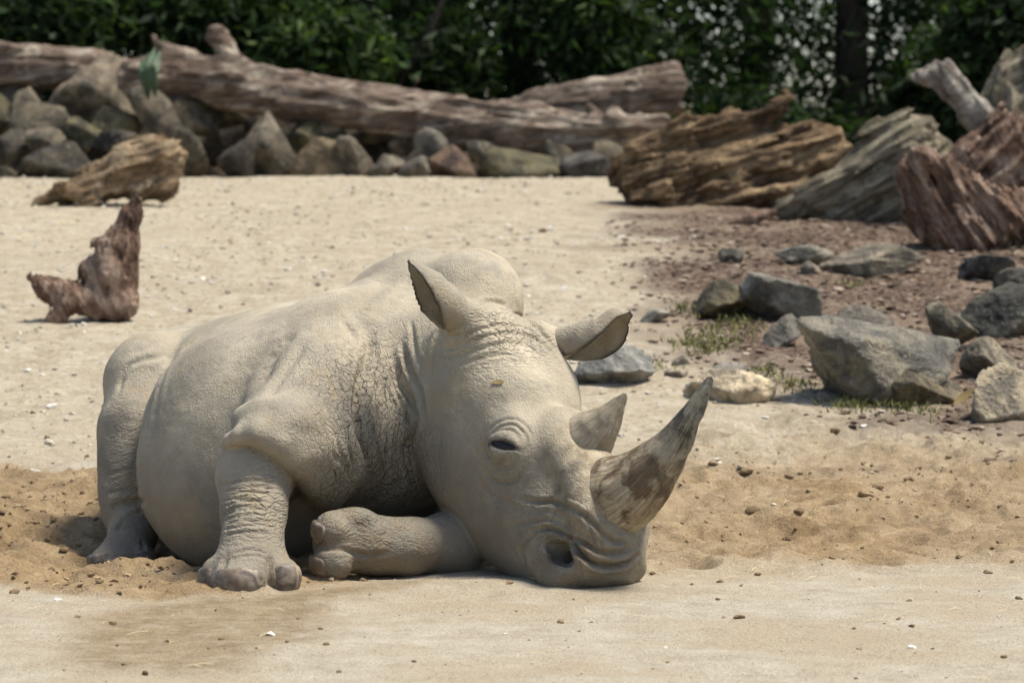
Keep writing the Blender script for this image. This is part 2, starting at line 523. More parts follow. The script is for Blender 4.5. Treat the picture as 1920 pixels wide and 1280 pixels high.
def rhino_sdf():
    S = SDF()
    ax = unit((0.52, -0.854, 0.0)); lat = np.array((ax[1], -ax[0], 0.0)); up = np.array((0, 0, 1.0))
    T = np.stack([ax, lat, up])
    # torso
    S.ellipsoid((-0.70, 11.22, 0.395), (0.83, 0.44, 0.435), T, 0.1)                  # barrel
    S.ellipsoid(at(476, 835, 10.96), (0.52, 0.35, 0.405), T, 0.10)                   # belly, sagging to the ground
    S.ellipsoid(at(462, 915, 10.88), (0.46, 0.33, 0.30), T, 0.10)
    S.ellipsoid(at(415, 760, 11.6), (0.40, 0.34, 0.285), T, 0.12)                   # pelvis
    S.ellipsoid(at(655, 730, 10.85), (0.34, 0.33, 0.34), T, 0.12)                   # shoulder
    S.ellipsoid(at(610, 790, 10.56), (0.25, 0.21, 0.28), T, 0.10)                   # upper arm
    # hump and neck
    S.ellipsoid(at(755, 600, 11.02), (0.27, 0.19, 0.215), T, 0.10)
    S.ellipsoid(at(800, 570, 11.0), (0.17, 0.15, 0.19), T, 0.08)
    S.ellipsoid(at(884, 570, 10.87), (0.18, 0.18, 0.19), T, 0.05)
    S.chain([(at(720, 720, 10.85), 0.29), (at(830, 700, 10.72), 0.24), (at(900, 690, 10.55), 0.21)], 0.09)
    S.chain([(at(685, 800, 10.66), 0.23), (at(790, 810, 10.86), 0.21)], 0.09)
    S.ellipsoid(at(730, 875, 10.64), (0.18, 0.17, 0.125), None, 0.07)               # brisket
    # head
    fs = np.array([-.14, -.10, 0, .12, .25, .36, .46, .56, .66, .76, .86, .91, .945, .97, .985])
    tp = np.array([-.10, -.03, .015, .055, .08, .058, .062, .08, .10, .115, .12, .12, .11, .08, .04])
    bt = np.array([-.16, -.30, -.41, -.47, -.495, -.50, -.485, -.45, -.395, -.33, -.255, -.185, -.115, -.05, .0])
    ww = np.array([.05, .16, .195, .20, .195, .185, .17, .155, .145, .14, .145, .15, .14, .105, .04])
    fd = np.linspace(fs[0], fs[-1], 200)
    kk = np.hanning(15); kk /= kk.sum()
    tpd, btd, wwd = (np.convolve(np.pad(np.interp(fd, fs, a), 7, mode='edge'), kk, mode='valid') for a in (tp, bt, ww))
    Oc, Fm, Um, Rm = (a.astype(np.float32) for a in (HO, HF, HU, HR))
    def headfn(p):
        q = p - Oc
        f, u, r = q @ Fm, q @ Um, q @ Rm
        t = np.interp(f, fd, tpd); b = np.interp(f, fd, btd); w = np.interp(f, fd, wwd)
        c = (t + b) / 2; h = np.maximum((t - b) / 2, 0.012)
        wl = w * (1.0 - 0.18 * np.clip((c - u) / h, 0, 1) ** 2)          # the jaw is narrower than the skull
        n = 2.4
        e = ((np.abs(u - c) / h) ** n + (np.abs(r) / wl) ** n) ** (1 / n)
        d = (e - 1) * np.minimum(h, w) * 0.95
        return np.maximum(d, np.maximum(fd[0] - f, f - fd[-1]))
    pts = np.array([H(f, u, r) for f in (-.14, 1.05) for u in (-.45, .15) for r in (-.21, .21)])
    S.add(headfn, pts.min(0), pts.max(0), 0.022)
    S.head = headfn
    S.ellipsoid(H(.25, -.28, .105), (.22, .16, .085), HT, 0.06)          # cheek
    S.ellipsoid(H(.20, .00, -.115), (.15, .075, .09), HT, 0.06)
    for s in (1, -1):
        S.ellipsoid(H(.43, -.05, .125 * s), (.10, .075, .055), HT, 0.06)  # brow
        S.ellipsoid(H(.875, -.085, .11 * s), (.085, .08, .055), HT, 0.04) # nostril wing
    S.ellipsoid(H(.755, .092, 0), (.175, .082, .15), HT, 0.04)              # boss under the front horn
    S.ellipsoid(H(.50, .060, 0), (.125, .052, .11), HT, 0.06)
    S.ellipsoid(H(.63, .085, 0), (.10, .055, .10), HT, 0.05)
    S.chain([(at(905, 630, 10.40), .085), (at(862, 592, 10.36), .055)], 0.07)     # roots of the ears
    S.chain([(at(1015, 645, 10.55), .075), (at(1060, 645, 10.55), .045)], 0.06)
    # skin flap hanging over the elbow
    S.ellipsoid(at(565, 780, 10.43), (.19, .24, .135), None, 0.10)
    S.ellipsoid(at(520, 800, 10.29), (.115, .14, .045), None, 0.09)
    S.ellipsoid(at(618, 838, 10.44), (.16, .25, .165), None, 0.08)
    S.chain([(at(462, 786, 10.24), .028), (at(500, 784, 10.18), .048), (at(545, 800, 10.17), .058), (at(588, 842, 10.21), .058), (at(622, 892, 10.31), .055)], 0.10, 0.05)
    S.chain([(at(423, 852, 10.22), .010), (at(430, 828, 10.17), .015), (at(448, 818, 10.12), .019), (at(482, 815, 10.09), .026),
             (at(516, 831, 10.10), .030), (at(550, 860, 10.13), .032), (at(588, 904, 10.23), .032), (at(615, 936, 10.34), .032)], 0.07, 0.03)
    # collars of skin round the horns
    for c0, nx, ra, rb, tr in ((at(1142, 934, 10.02), at(1190, 912, 9.94), .124, .112, .024), (at(1092, 834, 10.165), at(1130, 796, 10.1), .094, .078, .020)):
        a = unit(nx - c0); b = unit(HR - a * (HR @ a)); c = np.cross(b, a)
        S.chain([(c0 + ra * math.cos(t) * c + rb * math.sin(t) * b, tr) for t in np.linspace(0, 2 * math.pi, 17)], 0.05, 0.02)
    # near fore leg
    S.chain([(at(600, 820, 10.8), .19), (at(505, 875, 10.36), .112), (at(478, 892, 10.21), .116),
             (at(476, 960, 10.11), .094), (at(472, 1025, 10.0), .090), (at(470, 1060, 9.95), .105)], 0.010, 0.05)
    S.ellipsoid(at(470, 1078, 9.93), (.138, .125, .075), None, 0.05)
    S.ellipsoid(at(450, 1090, 9.85), (.085, .07, .060), None, 0.02)
    S.ellipsoid(at(532, 1080, 9.90), (.05, .065, .058), None, 0.012)
    S.ellipsoid(at(403, 1084, 9.93), (.045, .06, .06), None, 0.02)
    # folded far fore leg
    S.chain([(at(850, 900, 10.95), .14), (at(905, 1010, 10.55), .09), (at(850, 1020, 10.36), .098), (at(760, 1026, 10.25), .086),
             (at(700, 1022, 10.2), .086), (at(645, 1016, 10.18), .10)], 0.012, 0.05)
    S.ellipsoid(at(624, 992, 10.13), (.062, .075, .06), None, 0.03)
    S.ellipsoid(at(668, 970, 10.17), (.055, .06, .035), None, 0.03)
    S.ellipsoid(at(624, 1052, 10.11), (.067, .075, .064), None, 0.014)
    # hind leg
    S.chain([(at(350, 715, 11.65), .21), (at(292, 720, 11.5), .175), (at(296, 755, 11.45), .168), (at(272, 810, 11.35), .158), (at(262, 880, 11.28), .134),
             (at(252, 940, 11.22), .106), (at(250, 965, 11.2), .094)], 0.015, 0.06)
    S.chain([(at(252, 950, 11.22), .086), (at(250, 1000, 11.12), .078), (at(240, 1030, 11.04), .088)], 0.012, 0.04)
    S.ellipsoid(at(224, 1045, 10.98), (.10, .12, .055), None, 0.035)
    S.ellipsoid(at(268, 1047, 10.97), (.045, .07, .05), None, 0.012)
    return S

def sdf_hits(S, pix, D0=9.3, D1=12.8):
    """march the lines of sight of many pixels to the surface"""
    pix = np.asarray(pix, dtype=np.float32)
    D = np.full(len(pix), D0, dtype=np.float32)
    def P(D): return np.stack([(pix[:, 0] - 960) * D / FPX, D, CAM_H - (pix[:, 1] - HOR) * D / FPX], 1).astype(np.float32)
    for _ in range(120):
        d = S(P(D))
        D = np.where(D < D1, D + np.clip(d, -0.02, 0.05) * 0.7, D)
    return P(D)

S_r = rhino_sdf()

# eye and nostril are cut into the surface where the photograph shows them
eye_c = sdf_hits(S_r, [(943, 835)])[0]
eye_n = unit(eye_c - H(.43, -.08, 0.0))
cam_right = unit(np.cross(np.array((0, 1, 0)), np.array((0, 0, 1))))
def tangent_frame(n, ang):
    """axes on the surface: along a direction `ang` degrees above the picture's right, across it, and out"""
    n = unit(n); v = math.cos(math.radians(ang)) * np.array((1.0, 0, 0)) + math.sin(math.radians(ang)) * np.array((0, 0, 1.0))
    t = unit(v - n * (v @ n)); return np.stack([t, np.cross(n, t), n])
EA = tangent_frame(eye_n, -14)
S_r.ellipsoid(eye_c + 0.002 * EA[2], (.054, .036, .008), EA, 0.022)                     # lids
S_r.ellipsoid(eye_c + .012 * EA[2], (.056, .0145, .034), EA, 0.005, 'sub')
nos = sdf_hits(S_r, [(1046, 1035)])[0]
nos_n = unit(nos - H(.86, -.05, 0.0))
NA = tangent_frame(nos_n, -32)
_np = sdf_hits(S_r, [(1028, 1022), (1046, 1033), (1061, 1048)]) - 0.016 * nos_n
S_r.chain([(_np[0], .017), (_np[1], .032), (_np[2], .022)], 0.02, 0.03, 'sub')
S_r.chain([(_np[1] - .02 * nos_n, .022), (_np[1] - .085 * nos_n + .02 * HF, .026)], 0.01, 0.02, 'sub')
NB = tangent_frame(nos_n, -32)
# grooves and folds drawn on the surface: (pixel polyline, half width m, depth m)
GROOVES = [
    # around the eye
    ([(914, 820), (936, 801), (961, 795), (977, 805), (987, 822), (977, 850), (961, 871), (942, 878), (923, 873), (908, 856)], .0055, .0055),
    ([(912, 812), (934, 792), (962, 786), (984, 796), (996, 820)], .006, .004),
    ([(906, 842), (917, 859), (934, 868), (955, 848)], .0055, .007),
    ([(912, 889), (927, 899), (951, 906), (968, 899), (992, 872)], .006, .007),
    ([(914, 832), (905, 836)], .005, .004), ([(968, 841), (978, 846)], .005, .004),
    ([(922, 812), (940, 806), (960, 806), (974, 820)], .005, .003),
    # the crease between cheek and upper lip, running under the horn
    ([(975, 934), (1011, 941), (1039, 941), (1067, 951), (1091, 963), (1113, 982), (1135, 1003), (1150, 1013), (1164, 1016), (1180, 1012)], .008, .014),
    ([(960, 984), (996, 979), (1030, 976), (1060, 986), (1085, 1000)], .006, .006),
    ([(999, 998), (1018, 991), (1042, 992), (1062, 1001), (1084, 1011), (1099, 1019), (1113, 1030), (1128, 1035), (1157, 1035), (1179, 1027), (1194, 1020)], .0075, .015),
    ([(1064, 1010), (1074, 1016), (1084, 1033), (1096, 1043), (1113, 1055), (1135, 1061), (1157, 1060), (1179, 1054), (1197, 1041)], .0085, .028),
    ([(1001, 1001), (982, 1022), (977, 1035), (985, 1051), (986, 1074)], .007, .009),
    ([(1135, 1073), (1150, 1076), (1164, 1070)], .006, .005),
    ([(1099, 978), (1109, 998), (1117, 1027)], .005, .005), ([(1128, 1010), (1128, 1033)], .005, .005),
    ([(1074, 991), (1099, 1004), (1112, 1015)], .005, .005),
    ([(1000, 958), (1030, 958), (1060, 968), (1085, 984)], .005, .003),
    ([(905, 905), (925, 930), (960, 945), (985, 960)], .008, .004),
    # forehead and ear wrinkles
    ([(890, 572), (920, 566), (948, 572)], .008, .006),
    ([(905, 585), (935, 580), (962, 588), (1003, 610), (1035, 645), (1054, 676)], .007, .006),
    ([(900, 600), (940, 590), (980, 600), (1015, 625), (1040, 660)], .007, .005),
    ([(824, 655), (860, 648), (919, 630), (977, 626), (1021, 648), (1050, 681)], .007, .005),
    ([(828, 672), (882, 659), (937, 645), (985, 648), (1020, 668)], .006, .004),
    ([(835, 632), (870, 628), (905, 616), (950, 610), (990, 618)], .006, .005),
    ([(840, 690), (885, 677), (935, 664), (975, 668)], .006, .003),
    ([(826, 640), (824, 660), (835, 690)], .008, .007),
    ([(830, 610), (815, 650), (805, 700)], .010, .006), ([(812, 625), (795, 660), (782, 710)], .008, .005),
    # neck and shoulder
    ([(693, 615), (690, 669), (675, 717), (669, 764), (675, 808), (690, 852), (693, 906)], .018, .024),
    ([(741, 669), (748, 717), (770, 750), (782, 786), (770, 822), (755, 852)], .013, .018),
    ([(730, 690), (741, 731), (760, 770), (768, 800)], .008, .011),
    ([(752, 640), (768, 690), (788, 730), (795, 780)], .010, .014),
    ([(705, 640), (705, 720), (697, 780), (706, 840), (722, 900)], .0075, .010),
    ([(655, 660), (652, 720), (645, 780), (655, 840), (668, 900)], .008, .007), ([(715, 700), (722, 760), (715, 820)], .007, .007),
    ([(640, 600), (668, 640), (676, 690)], .012, .006), ([(770, 600), (778, 650), (792, 690)], .008, .007),
    ([(625, 800), (640, 850), (660, 890)], .007, .005), ([(330, 650), (300, 720), (288, 800)], .02, .006),
    ([(760, 840), (766, 880), (780, 920)], .008, .011), ([(735, 850), (742, 900), (750, 930)], .0075, .010),
    ([(720, 800), (722, 850), (735, 905)], .007, .005),
    ([(551, 622), (515, 666), (488, 725)], .034, .013),
    ([(575, 640), (540, 690), (505, 745)], .02, .006),
    ([(650, 590), (690, 560), (735, 520)], .03, .008),
    ([(625, 850), (650, 880), (668, 920)], .009, .006),
    # hind leg
    ([(205, 952), (230, 944), (278, 939)], .010, .010), ([(219, 994), (234, 970), (270, 957)], .009, .010),
    ([(307, 666), (252, 680), (230, 706), (223, 735)], .012, .006),
    ([(200, 925), (230, 918), (270, 912)], .008, .004), ([(268, 1010), (268, 1055)], .007, .008),
    # near fore leg and foot
    ([(507, 1040), (505, 1070), (506, 1105)], .010, .014), ([(425, 1045), (415, 1075), (420, 1105)], .010, .010),
    ([(428, 1052), (455, 1042), (485, 1042), (503, 1052)], .006, .005),
    ([(440, 1038), (470, 1030), (500, 1036)], .008, .004),
    ([(595, 1030), (640, 1030), (680, 1040), (730, 1036)], .008, .008),
    ([(735, 975), (728, 990), (720, 1010)], .008, .005), ([(715, 970), (705, 985)], .007, .005),
]
for i, y in enumerate((905, 916, 925, 934, 943, 951, 960, 969, 978, 988, 1000)):
    GROOVES.append(([(418 + (i % 3) * 5, y + 5), (450, y - 3 + (i % 2) * 3), (485, y - 5 + (i % 3) * 2), (520 - (i % 4) * 5, y + 2)], .0055, .0042 if i % 2 else .006))
for i, y in enumerate((866, 878, 889)):
    GROOVES.append(([(205 + 3 * i, y + 24), (235, y + 16), (272, y + 10)], .008, .003))

def ear(path, radii, opening, half):
    """a curled leaf of skin: tube at the root, open cup towards the tip; returns verts, quads, rim weight"""
    pts = np.array(smooth_line(path, 7)); n = len(pts); m = 25
    s = np.linspace(0, 1, len(radii)); q = np.linspace(0, 1, n)
    rr = np.interp(q, s, radii); hh = np.radians(np.interp(q, s, half))
    V, rim = [], []
    opening = np.asarray(opening, dtype=float)
    for layer in (0, 1):
        for i in range(n):
            t = unit(pts[min(i + 1, n - 1)] - pts[max(i - 1, 0)])
            b = unit(-(opening - t * (opening @ t))); c = np.cross(t, b)
            for j in range(m):
                u = j / (m - 1) * 2 - 1
                a = u * hh[i]
                r = rr[i] - (0.009 * (1 - 0.75 * abs(u) ** 4) * min(1, rr[i] / 0.03) if layer else 0)
                flare = 1 + 0.18 * abs(u) ** 3 * math.sin(math.pi * min(1, q[i] * 1.1))
                V.append(pts[i] + r * flare * (math.cos(a) * b + math.sin(a) * c))
                rim.append(max(0, abs(u) - 0.90) / 0.10 * min(1, max(0, q[i] - 0.22) * 4) + max(0, q[i] - 0.93) * 10)
    F = []
    L = n * m
    for i in range(n - 1):
        for j in range(m - 1):
            a, b, c, d = i * m + j, i * m + j + 1, (i + 1) * m + j + 1, (i + 1) * m + j
            F.append((a, b, c, d)); F.append((L + d, L + c, L + b, L + a))
        for j in (0, m - 1):
            a, d = i * m + j, (i + 1) * m + j
            F.append((a, d, L + d, L + a) if j == 0 else (d, a, L + a, L + d))
    for j in range(m - 1):
        a, b = (n - 1) * m + j, (n - 1) * m + j + 1
        F.append((a, b, L + b, L + a))
    return np.array(V), np.array(F), np.array(rim)

def horn_mesh(path, ra, rb, side, seed, n=44, m=40, amp=.006):
    """loft: ra across in the head's own plane, rb to its sides"""
    pts = np.array(smooth_line(path, 12)); q = np.linspace(0, 1, len(pts))
    s = np.linspace(0, 1, n); P = np.stack([np.interp(s, q, pts[:, k]) for k in range(3)], 1)
    A = np.interp(s, np.linspace(0, 1, len(ra)), ra); B = np.interp(s, np.linspace(0, 1, len(rb)), rb)
    V = []
    for i in range(n):
        t = unit(P[min(i + 1, n - 1)] - P[max(i - 1, 0)])
        b = unit(side - t * (side @ t)); c = np.cross(b, t)
        for j in range(m):
            a = 2 * math.pi * j / m
            V.append(P[i] + A[i] * math.cos(a) * c + B[i] * math.sin(a) * b)
    V = np.array(V); ctr = np.repeat(P, m, 0); d = V - ctr
    L = np.linalg.norm(d, axis=1, keepdims=True) + 1e-9
    sv = np.repeat(s, m)
    ang = np.tile(np.arange(m) / m * 2 * math.pi, n)
    fib = fbm(np.stack([np.cos(ang) * 3.2, np.sin(ang) * 3.2, sv * 2.0], 1), 3, seed)
    lump = fbm(V * 22, 4, seed + 5)
    V = V + d / L * ((fib * amp + lump * amp * 1.2) * np.clip(L[:, 0] / .03, .15, 1))[:, None]
    V = np.concatenate([V, [P[-1] + unit(P[-1] - P[-2]) * A[-1] * .8]])
    F = [(i * m + j, i * m + (j + 1) % m, (i + 1) * m + (j + 1) % m, (i + 1) * m + j) for i in range(n - 1) for j in range(m)]
    F += [((n - 1) * m + j, (n - 1) * m + (j + 1) % m, n * m) for j in range(m)]
    return V, F, {"along": np.append(sv, 1), "cx": np.append(np.cos(ang), 0), "sx": np.append(np.sin(ang), 0)}

def build_rhino():
    v, f = S_r.mesh((-1.72, 9.72, -0.22), (0.60, 12.4, 1.12), RH)
    nrm = normals_of(v, f)
    # broad unevenness of hide over muscle and ribs
    disp = 0.006 * fbm(v * 5.0, 3, 3) + 0.0022 * fbm(v * 21.0, 3, 8)
    lines = [smooth_line([(a, b) for a, b in pix], 5) for pix, w, depth in GROOVES]
    hits = sdf_hits(S_r, [q for l in lines for q in l]); start = 0
    for (pix, w, depth), l in zip(GROOVES, lines):
        P3 = hits[start:start + len(l)]; start += len(l)
        lo, hi = P3.min(0) - 4 * w, P3.max(0) + 4 * w
        s = np.flatnonzero(np.all((v >= lo) & (v <= hi), axis=1))
        if len(s) == 0: continue
        d, t = seg_dist(v[s], P3)
        d = d + 0.35 * w * fbm(v[s] * 60, 2, 5)
        fade = np.clip(np.minimum(t, 1 - t) * 6 + 0.15, 0, 1)
        disp[s] += fade * (-depth * np.exp(-(d / w) ** 2) + 0.32 * depth * np.exp(-((d - 2.1 * w) / (1.1 * w)) ** 2))
    v = v + nrm * disp[:, None]
    # where the hide is cracked, folded in rings, dirty, or darkened with painted shade
    def blob(px, py, D, r): return np.exp(-(np.linalg.norm(v - at(px, py, D).astype(np.float32), axis=1) / r) ** 2)
    crack = np.clip(.06 + 1.0 * blob(700, 820, 10.35, .25) + .9 * blob(770, 820, 10.45, .2) + .8 * blob(690, 900, 10.35, .2) + .25 * blob(630, 740, 10.4, .25) + .2 * blob(760, 680, 10.5, .28), 0, 1.0) * np.clip(S_r.head(v) / .03 - .1, 0, 1)
    ring = np.clip(.9 * blob(476, 950, 10.0, .17) + .5 * blob(250, 910, 11.2, .3) + .4 * blob(700, 1000, 10.15, .22), 0, 1)
    brow = np.clip(.9 * blob(920, 620, 10.35, .15) + .6 * blob(1010, 640, 10.4, .12) + .5 * blob(1050, 1010, 9.95, .17) + .35 * blob(920, 900, 10.1, .16), 0, 1)
    bare = np.clip(sstep(.65, .05, v[:, 2]) * .9 + .5 * blob(720, 1000, 10.15, .3) + .6 * blob(700, 800, 10.35, .35) + .35 * blob(300, 800, 11.3, .3) + 1.0 * blob(1100, 1050, 9.9, .20) + .4 * blob(960, 930, 10.05, .16), 0, 1)  # bare grey hide; also paints shade on the folded foreleg and lower body
    hornbase = np.clip(1.15 * blob(1135, 930, 10.02, .165) + .9 * blob(1090, 835, 10.15, .10), 0, 1)
    mud = np.clip(.8 * blob(1110, 1060, 9.88, .15) + .3 * blob(900, 960, 10.1, .12) + .9 * blob(470, 1110, 9.85, .12) + .7 * blob(620, 1060, 10.08, .22) + .7 * blob(760, 1060, 10.2, .25) + .6 * blob(230, 1050, 10.9, .25) + .6 * blob(1090, 1080, 9.9, .13) + .3 * blob(380, 1040, 10.8, .3), 0, 1)  # mud on feet and lips; darkens the folded foreleg as painted shade
    rim = .85 * blob(1048, 1038, float(nos[1]) + .025, .045) + .75 * np.exp(-(seg_dist(v, sdf_hits(S_r, [(916, 833), (930, 827), (945, 825), (958, 831), (968, 840)]))[0] / .011) ** 2)  # nostril lining and lid margins dark, with the hollow's shade painted in
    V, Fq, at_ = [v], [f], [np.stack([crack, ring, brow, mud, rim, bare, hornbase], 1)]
    base = len(v)
    for args in EARS:
        ev, ef, er = ear(*args)
        ev = ev + 0.004 * fbm(ev * 30, 3, 4)[:, None] + (.004 * np.clip(er, 0, 1) * fbm(ev * 130, 2, 6))[:, None] * np.array((1, 0, 1))
        V.append(ev); Fq.append(ef + base); base += len(ev)
        z = np.zeros(len(ev)); at_.append(np.stack([z, z + .2, z, z, er, z + .15, z], 1))
    return np.concatenate(V), np.concatenate(Fq), np.concatenate(at_)

EARS = [
    ([at(880, 605, 10.40), at(852, 588, 10.35), at(826, 566, 10.31), at(800, 538, 10.29), at(778, 511, 10.29), at(763, 489, 10.31)],
     [.048, .060, .068, .061, .038, .006], (-0.78, -0.42, -0.40), [178, 160, 128, 108, 100, 95]),
    ([at(1035, 645, 10.55), at(1070, 640, 10.52), at(1105, 640, 10.48), at(1138, 628, 10.45), at(1163, 600, 10.44), at(1184, 586, 10.44)],
     [.046, .058, .074, .072, .050, .016], (0.42, -0.50, -0.76), [178, 150, 122, 108, 105, 105]),
]
v_r, f_r, a_r = build_rhino()
# --- hide
skin = Mat("rhino_hide", 0.82, 0.22)
def _skin(k):
    c = k.coord()
    crack, ring, brow, mud, rim, bare, hbase = (k.attr(n) for n in ("crack", "ring", "brow", "mud", "rim", "bare", "hornbase"))
    big = k.noise(c, 3.2, 4, .6)
    mid = k.noise(c, 11.0, 5, .62)
    fine = k.noise(c, 70.0, 4, .6)
    col = k.ramp(big, [(.30, (.278, .236, .168)), (.48, (.378, .325, .235)), (.68, (.458, .394, .284))])
    col = k.mix(k.rmap(mid, .50, .72), col, (.308, .272, .208))
    col = k.mix(k.math('MULTIPLY', k.math('ADD', bare, k.math('MULTIPLY', k.rmap(k.noise(c, 2.4, 4, .6), .46, .64), .6)), .80), col, (.188, .166, .127))       # hide bare of dust, with shade painted on folded foreleg and underparts
    col = k.mix(k.math('MULTIPLY', k.rmap(k.noise(c, 6.0, 6, .7, .6), .53, .68), .48), col, (.315, .240, .140))     # dried mud
    col = k.mix(k.math('MULTIPLY', k.rmap(fine, .62, .80), .35), col, (.24, .205, .16))
    col = k.mix(k.math('MULTIPLY', mud, k.rmap(k.noise(c, 14.0, 5, .65), .38, .60)), col, (.190, .148, .098))  # mud, and the folded foreleg's painted shade
    specks = k.rmap(k.voro(c, 17.0), .035, .02)
    col = k.mix(k.math('MULTIPLY', specks, .6), col, (.13, .10, .07))
    hb = k.ramp(k.noise(c, 22, 6, .7, .4), [(.35, (.16, .11, .06)), (.5, (.34, .275, .175)), (.65, (.45, .385, .27))])
    col = k.mix(k.math('MULTIPLY', hbase, k.rmap(k.noise(c, 17, 4, .6), .3, .55, .3, 1.0)), col, hb)
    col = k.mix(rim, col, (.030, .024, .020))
    # plates of the hide, deep on neck and shoulder
    warp = k.n("ShaderNodeMix", data_type='VECTOR'); warp.inputs[0].default_value = .055
    k.nt.links.new(c, warp.inputs[4])
    nz = k.n("ShaderNodeTexNoise"); k.nt.links.new(c, nz.inputs["Vector"]); nz.inputs["Scale"].default_value = 13.0
    k.nt.links.new(nz.outputs["Color"], warp.inputs[5])
    wv = warp.outputs[1]
    mp = k.n("ShaderNodeMapping"); mp.inputs["Scale"].default_value = (1.0, 1.0, .72); k.nt.links.new(wv, mp.inputs["Vector"])
    plates = k.math('MULTIPLY', k.rmap(k.voro(mp.outputs[0], 48.0, 'DISTANCE_TO_EDGE'), .0, .12), 1.0)
    mpv = k.n('ShaderNodeMapping'); mpv.inputs['Scale'].default_value = (1.0, 1.0, .28); k.nt.links.new(wv, mpv.inputs['Vector'])
    strips = k.rmap(k.voro(mpv.outputs[0], 30.0, 'DISTANCE_TO_EDGE'), .0, .10)
    plates2 = k.rmap(k.voro(wv, 120.0, 'DISTANCE_TO_EDGE'), .0, .22)
    plates3 = k.rmap(k.voro(mpv.outputs[0], 85.0, 'DISTANCE_TO_EDGE'), .0, .16)
    scuff = k.noise(mpv.outputs[0], 34.0, 5, .7, 1.0)
    col = k.mix(k.math('MULTIPLY', k.rmap(scuff, .56, .70), .30), col, (.20, .175, .14))
    col = k.mix(k.math('MULTIPLY', k.rmap(scuff, .40, .28), .30), col, (.46, .41, .33))
    # rings round the legs
    mpr = k.n("ShaderNodeMapping"); mpr.inputs["Scale"].default_value = (.22, .22, 1.0); k.nt.links.new(wv, mpr.inputs["Vector"])
    rings = k.rmap(k.voro(mpr.outputs[0], 95.0, 'DISTANCE_TO_EDGE'), .0, .30)
    # wrinkles across the brow
    mpb = k.n("ShaderNodeMapping"); mpb.inputs["Scale"].default_value = (.35, .35, 1.0)
    mpb.inputs["Rotation"].default_value = (0, math.radians(-25), 0); k.nt.links.new(wv, mpb.inputs["Vector"])
    brows = k.rmap(k.voro(mpb.outputs[0], 80.0, 'DISTANCE_TO_EDGE'), .0, .25)
    col = k.mix(k.math('MULTIPLY', k.math('SUBTRACT', 1.0, plates), k.math('MULTIPLY', k.math('MULTIPLY', crack, k.rmap(big, .35, .6, .45, 1.0)), .42)), col, (.170, .148, .118))   # dirt packed in the cracks
    k.color(col)
    b = k.bump(plates, .0030, crack)
    b = k.bump(strips, .0034, crack, b)
    b = k.bump(rings, .007, ring, b)
    b = k.bump(brows, .008, brow, b)
    b = k.bump(plates3, .0022, .32, b)
    b = k.bump(plates2, .0020, .45, b)
    b = k.bump(fine, .003, .5, b)
_skin(skin)

rhino = tag(empty("rhinoceros", (-0.55, 10.9, 0)), "grey-tan two-horned rhinoceros lying on the sand with its chin on the ground", "rhinoceros")
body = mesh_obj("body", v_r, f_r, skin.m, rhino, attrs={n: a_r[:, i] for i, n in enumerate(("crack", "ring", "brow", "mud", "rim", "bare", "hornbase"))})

# --- horns
hornm = Mat("horn_keratin", 0.7, 0.3)
def _horn(k, pale=False):
    c = k.coord(); t = k.attr("along")
    cb = k.n('ShaderNodeCombineXYZ'); k.set(cb, 'X', k.attr('cx')); k.set(cb, 'Y', k.attr('sx')); k.set(cb, 'Z', k.math('MULTIPLY', t, .55))
    fibre = k.noise(cb.outputs[0], 9, 6, .7, .6)
    n1 = k.math('ADD', k.math('MULTIPLY', k.noise(c, 14, 6, .65, .5), .66), k.math('MULTIPLY', fibre, .34)); n2 = k.noise(c, 60, 5, .7); n3 = k.noise(c, 6, 4, .65)
    col = k.ramp(n1, [(.38, (.10, .066, .036)), (.47, (.32, .245, .145)), (.58, (.47, .395, .27))])
    col = k.mix(k.math('MULTIPLY', k.rmap(n3, .49, .57), .85), col, (.120, .076, .040))
    tip = k.mix(k.rmap(n1, .42, .58), (.065, .060, .048), (.36, .325, .245))
    col = k.mix(k.rmap(t, .42, .85), col, tip)
    col = k.mix(k.rmap(k.math('ADD', t, k.math('MULTIPLY', k.noise(c, 30, 4, .6), .22)), .36, .16, 0.0, .85), col, (.37, .315, .225))
    if pale: col = k.mix(.75, col, (.52, .44, .31))
    col = k.mix(k.math('MULTIPLY', k.rmap(n2, .58, .72), .5), col, (.09, .065, .04))
    k.color(col)
    b = k.bump(n1, .010, .8); b = k.bump(fibre, .012, .9, b); k.bump(n2, .006, .9, b)
_horn(hornm)
hornm2 = Mat("horn_pale", 0.75, 0.25)
_horn(hornm2, True)
hv, hf, ht = horn_mesh([at(1126, 942, 10.09), at(1154, 932, 10.0), at(1190, 912, 9.94), at(1232, 872, 9.89), at(1272, 818, 9.85), at(1304, 763, 9.83), at(1332, 710, 9.83)],
                       [.118, .132, .116, .082, .052, .032, .010], [.105, .118, .10, .070, .046, .029, .010], HR, 21)
o = mesh_obj("horn", hv, hf, hornm.m, rhino, attrs=ht); o["label"] = "long curved front horn caked with mud at its base"
hv, hf, ht = horn_mesh([at(1070, 858, 10.22), at(1098, 828, 10.15), at(1130, 796, 10.1), at(1153, 766, 10.08), at(1172, 740, 10.07)],
                       [.125, .100, .066, .035, .008], [.105, .080, .050, .026, .007], HR, 33)
ht["along"] = ht["along"] * .4
o = mesh_obj("horn", hv, hf, hornm2.m, rhino, attrs=ht); o["label"] = "short pale rear horn"

# --- eye
eyem = Mat("eye_dark", 0.3, 0.3); eyem.b.inputs["Base Color"].default_value = (.012, .009, .007, 1)
es = SDF(); ec = eye_c - 0.016 * EA[2]
es.ellipsoid(ec, (.060, .032, .022), EA, .001)
ev, ef = es.mesh(ec - .07, ec + .07, .003)
mesh_obj("eye", ev, ef, eyem.m, rhino)

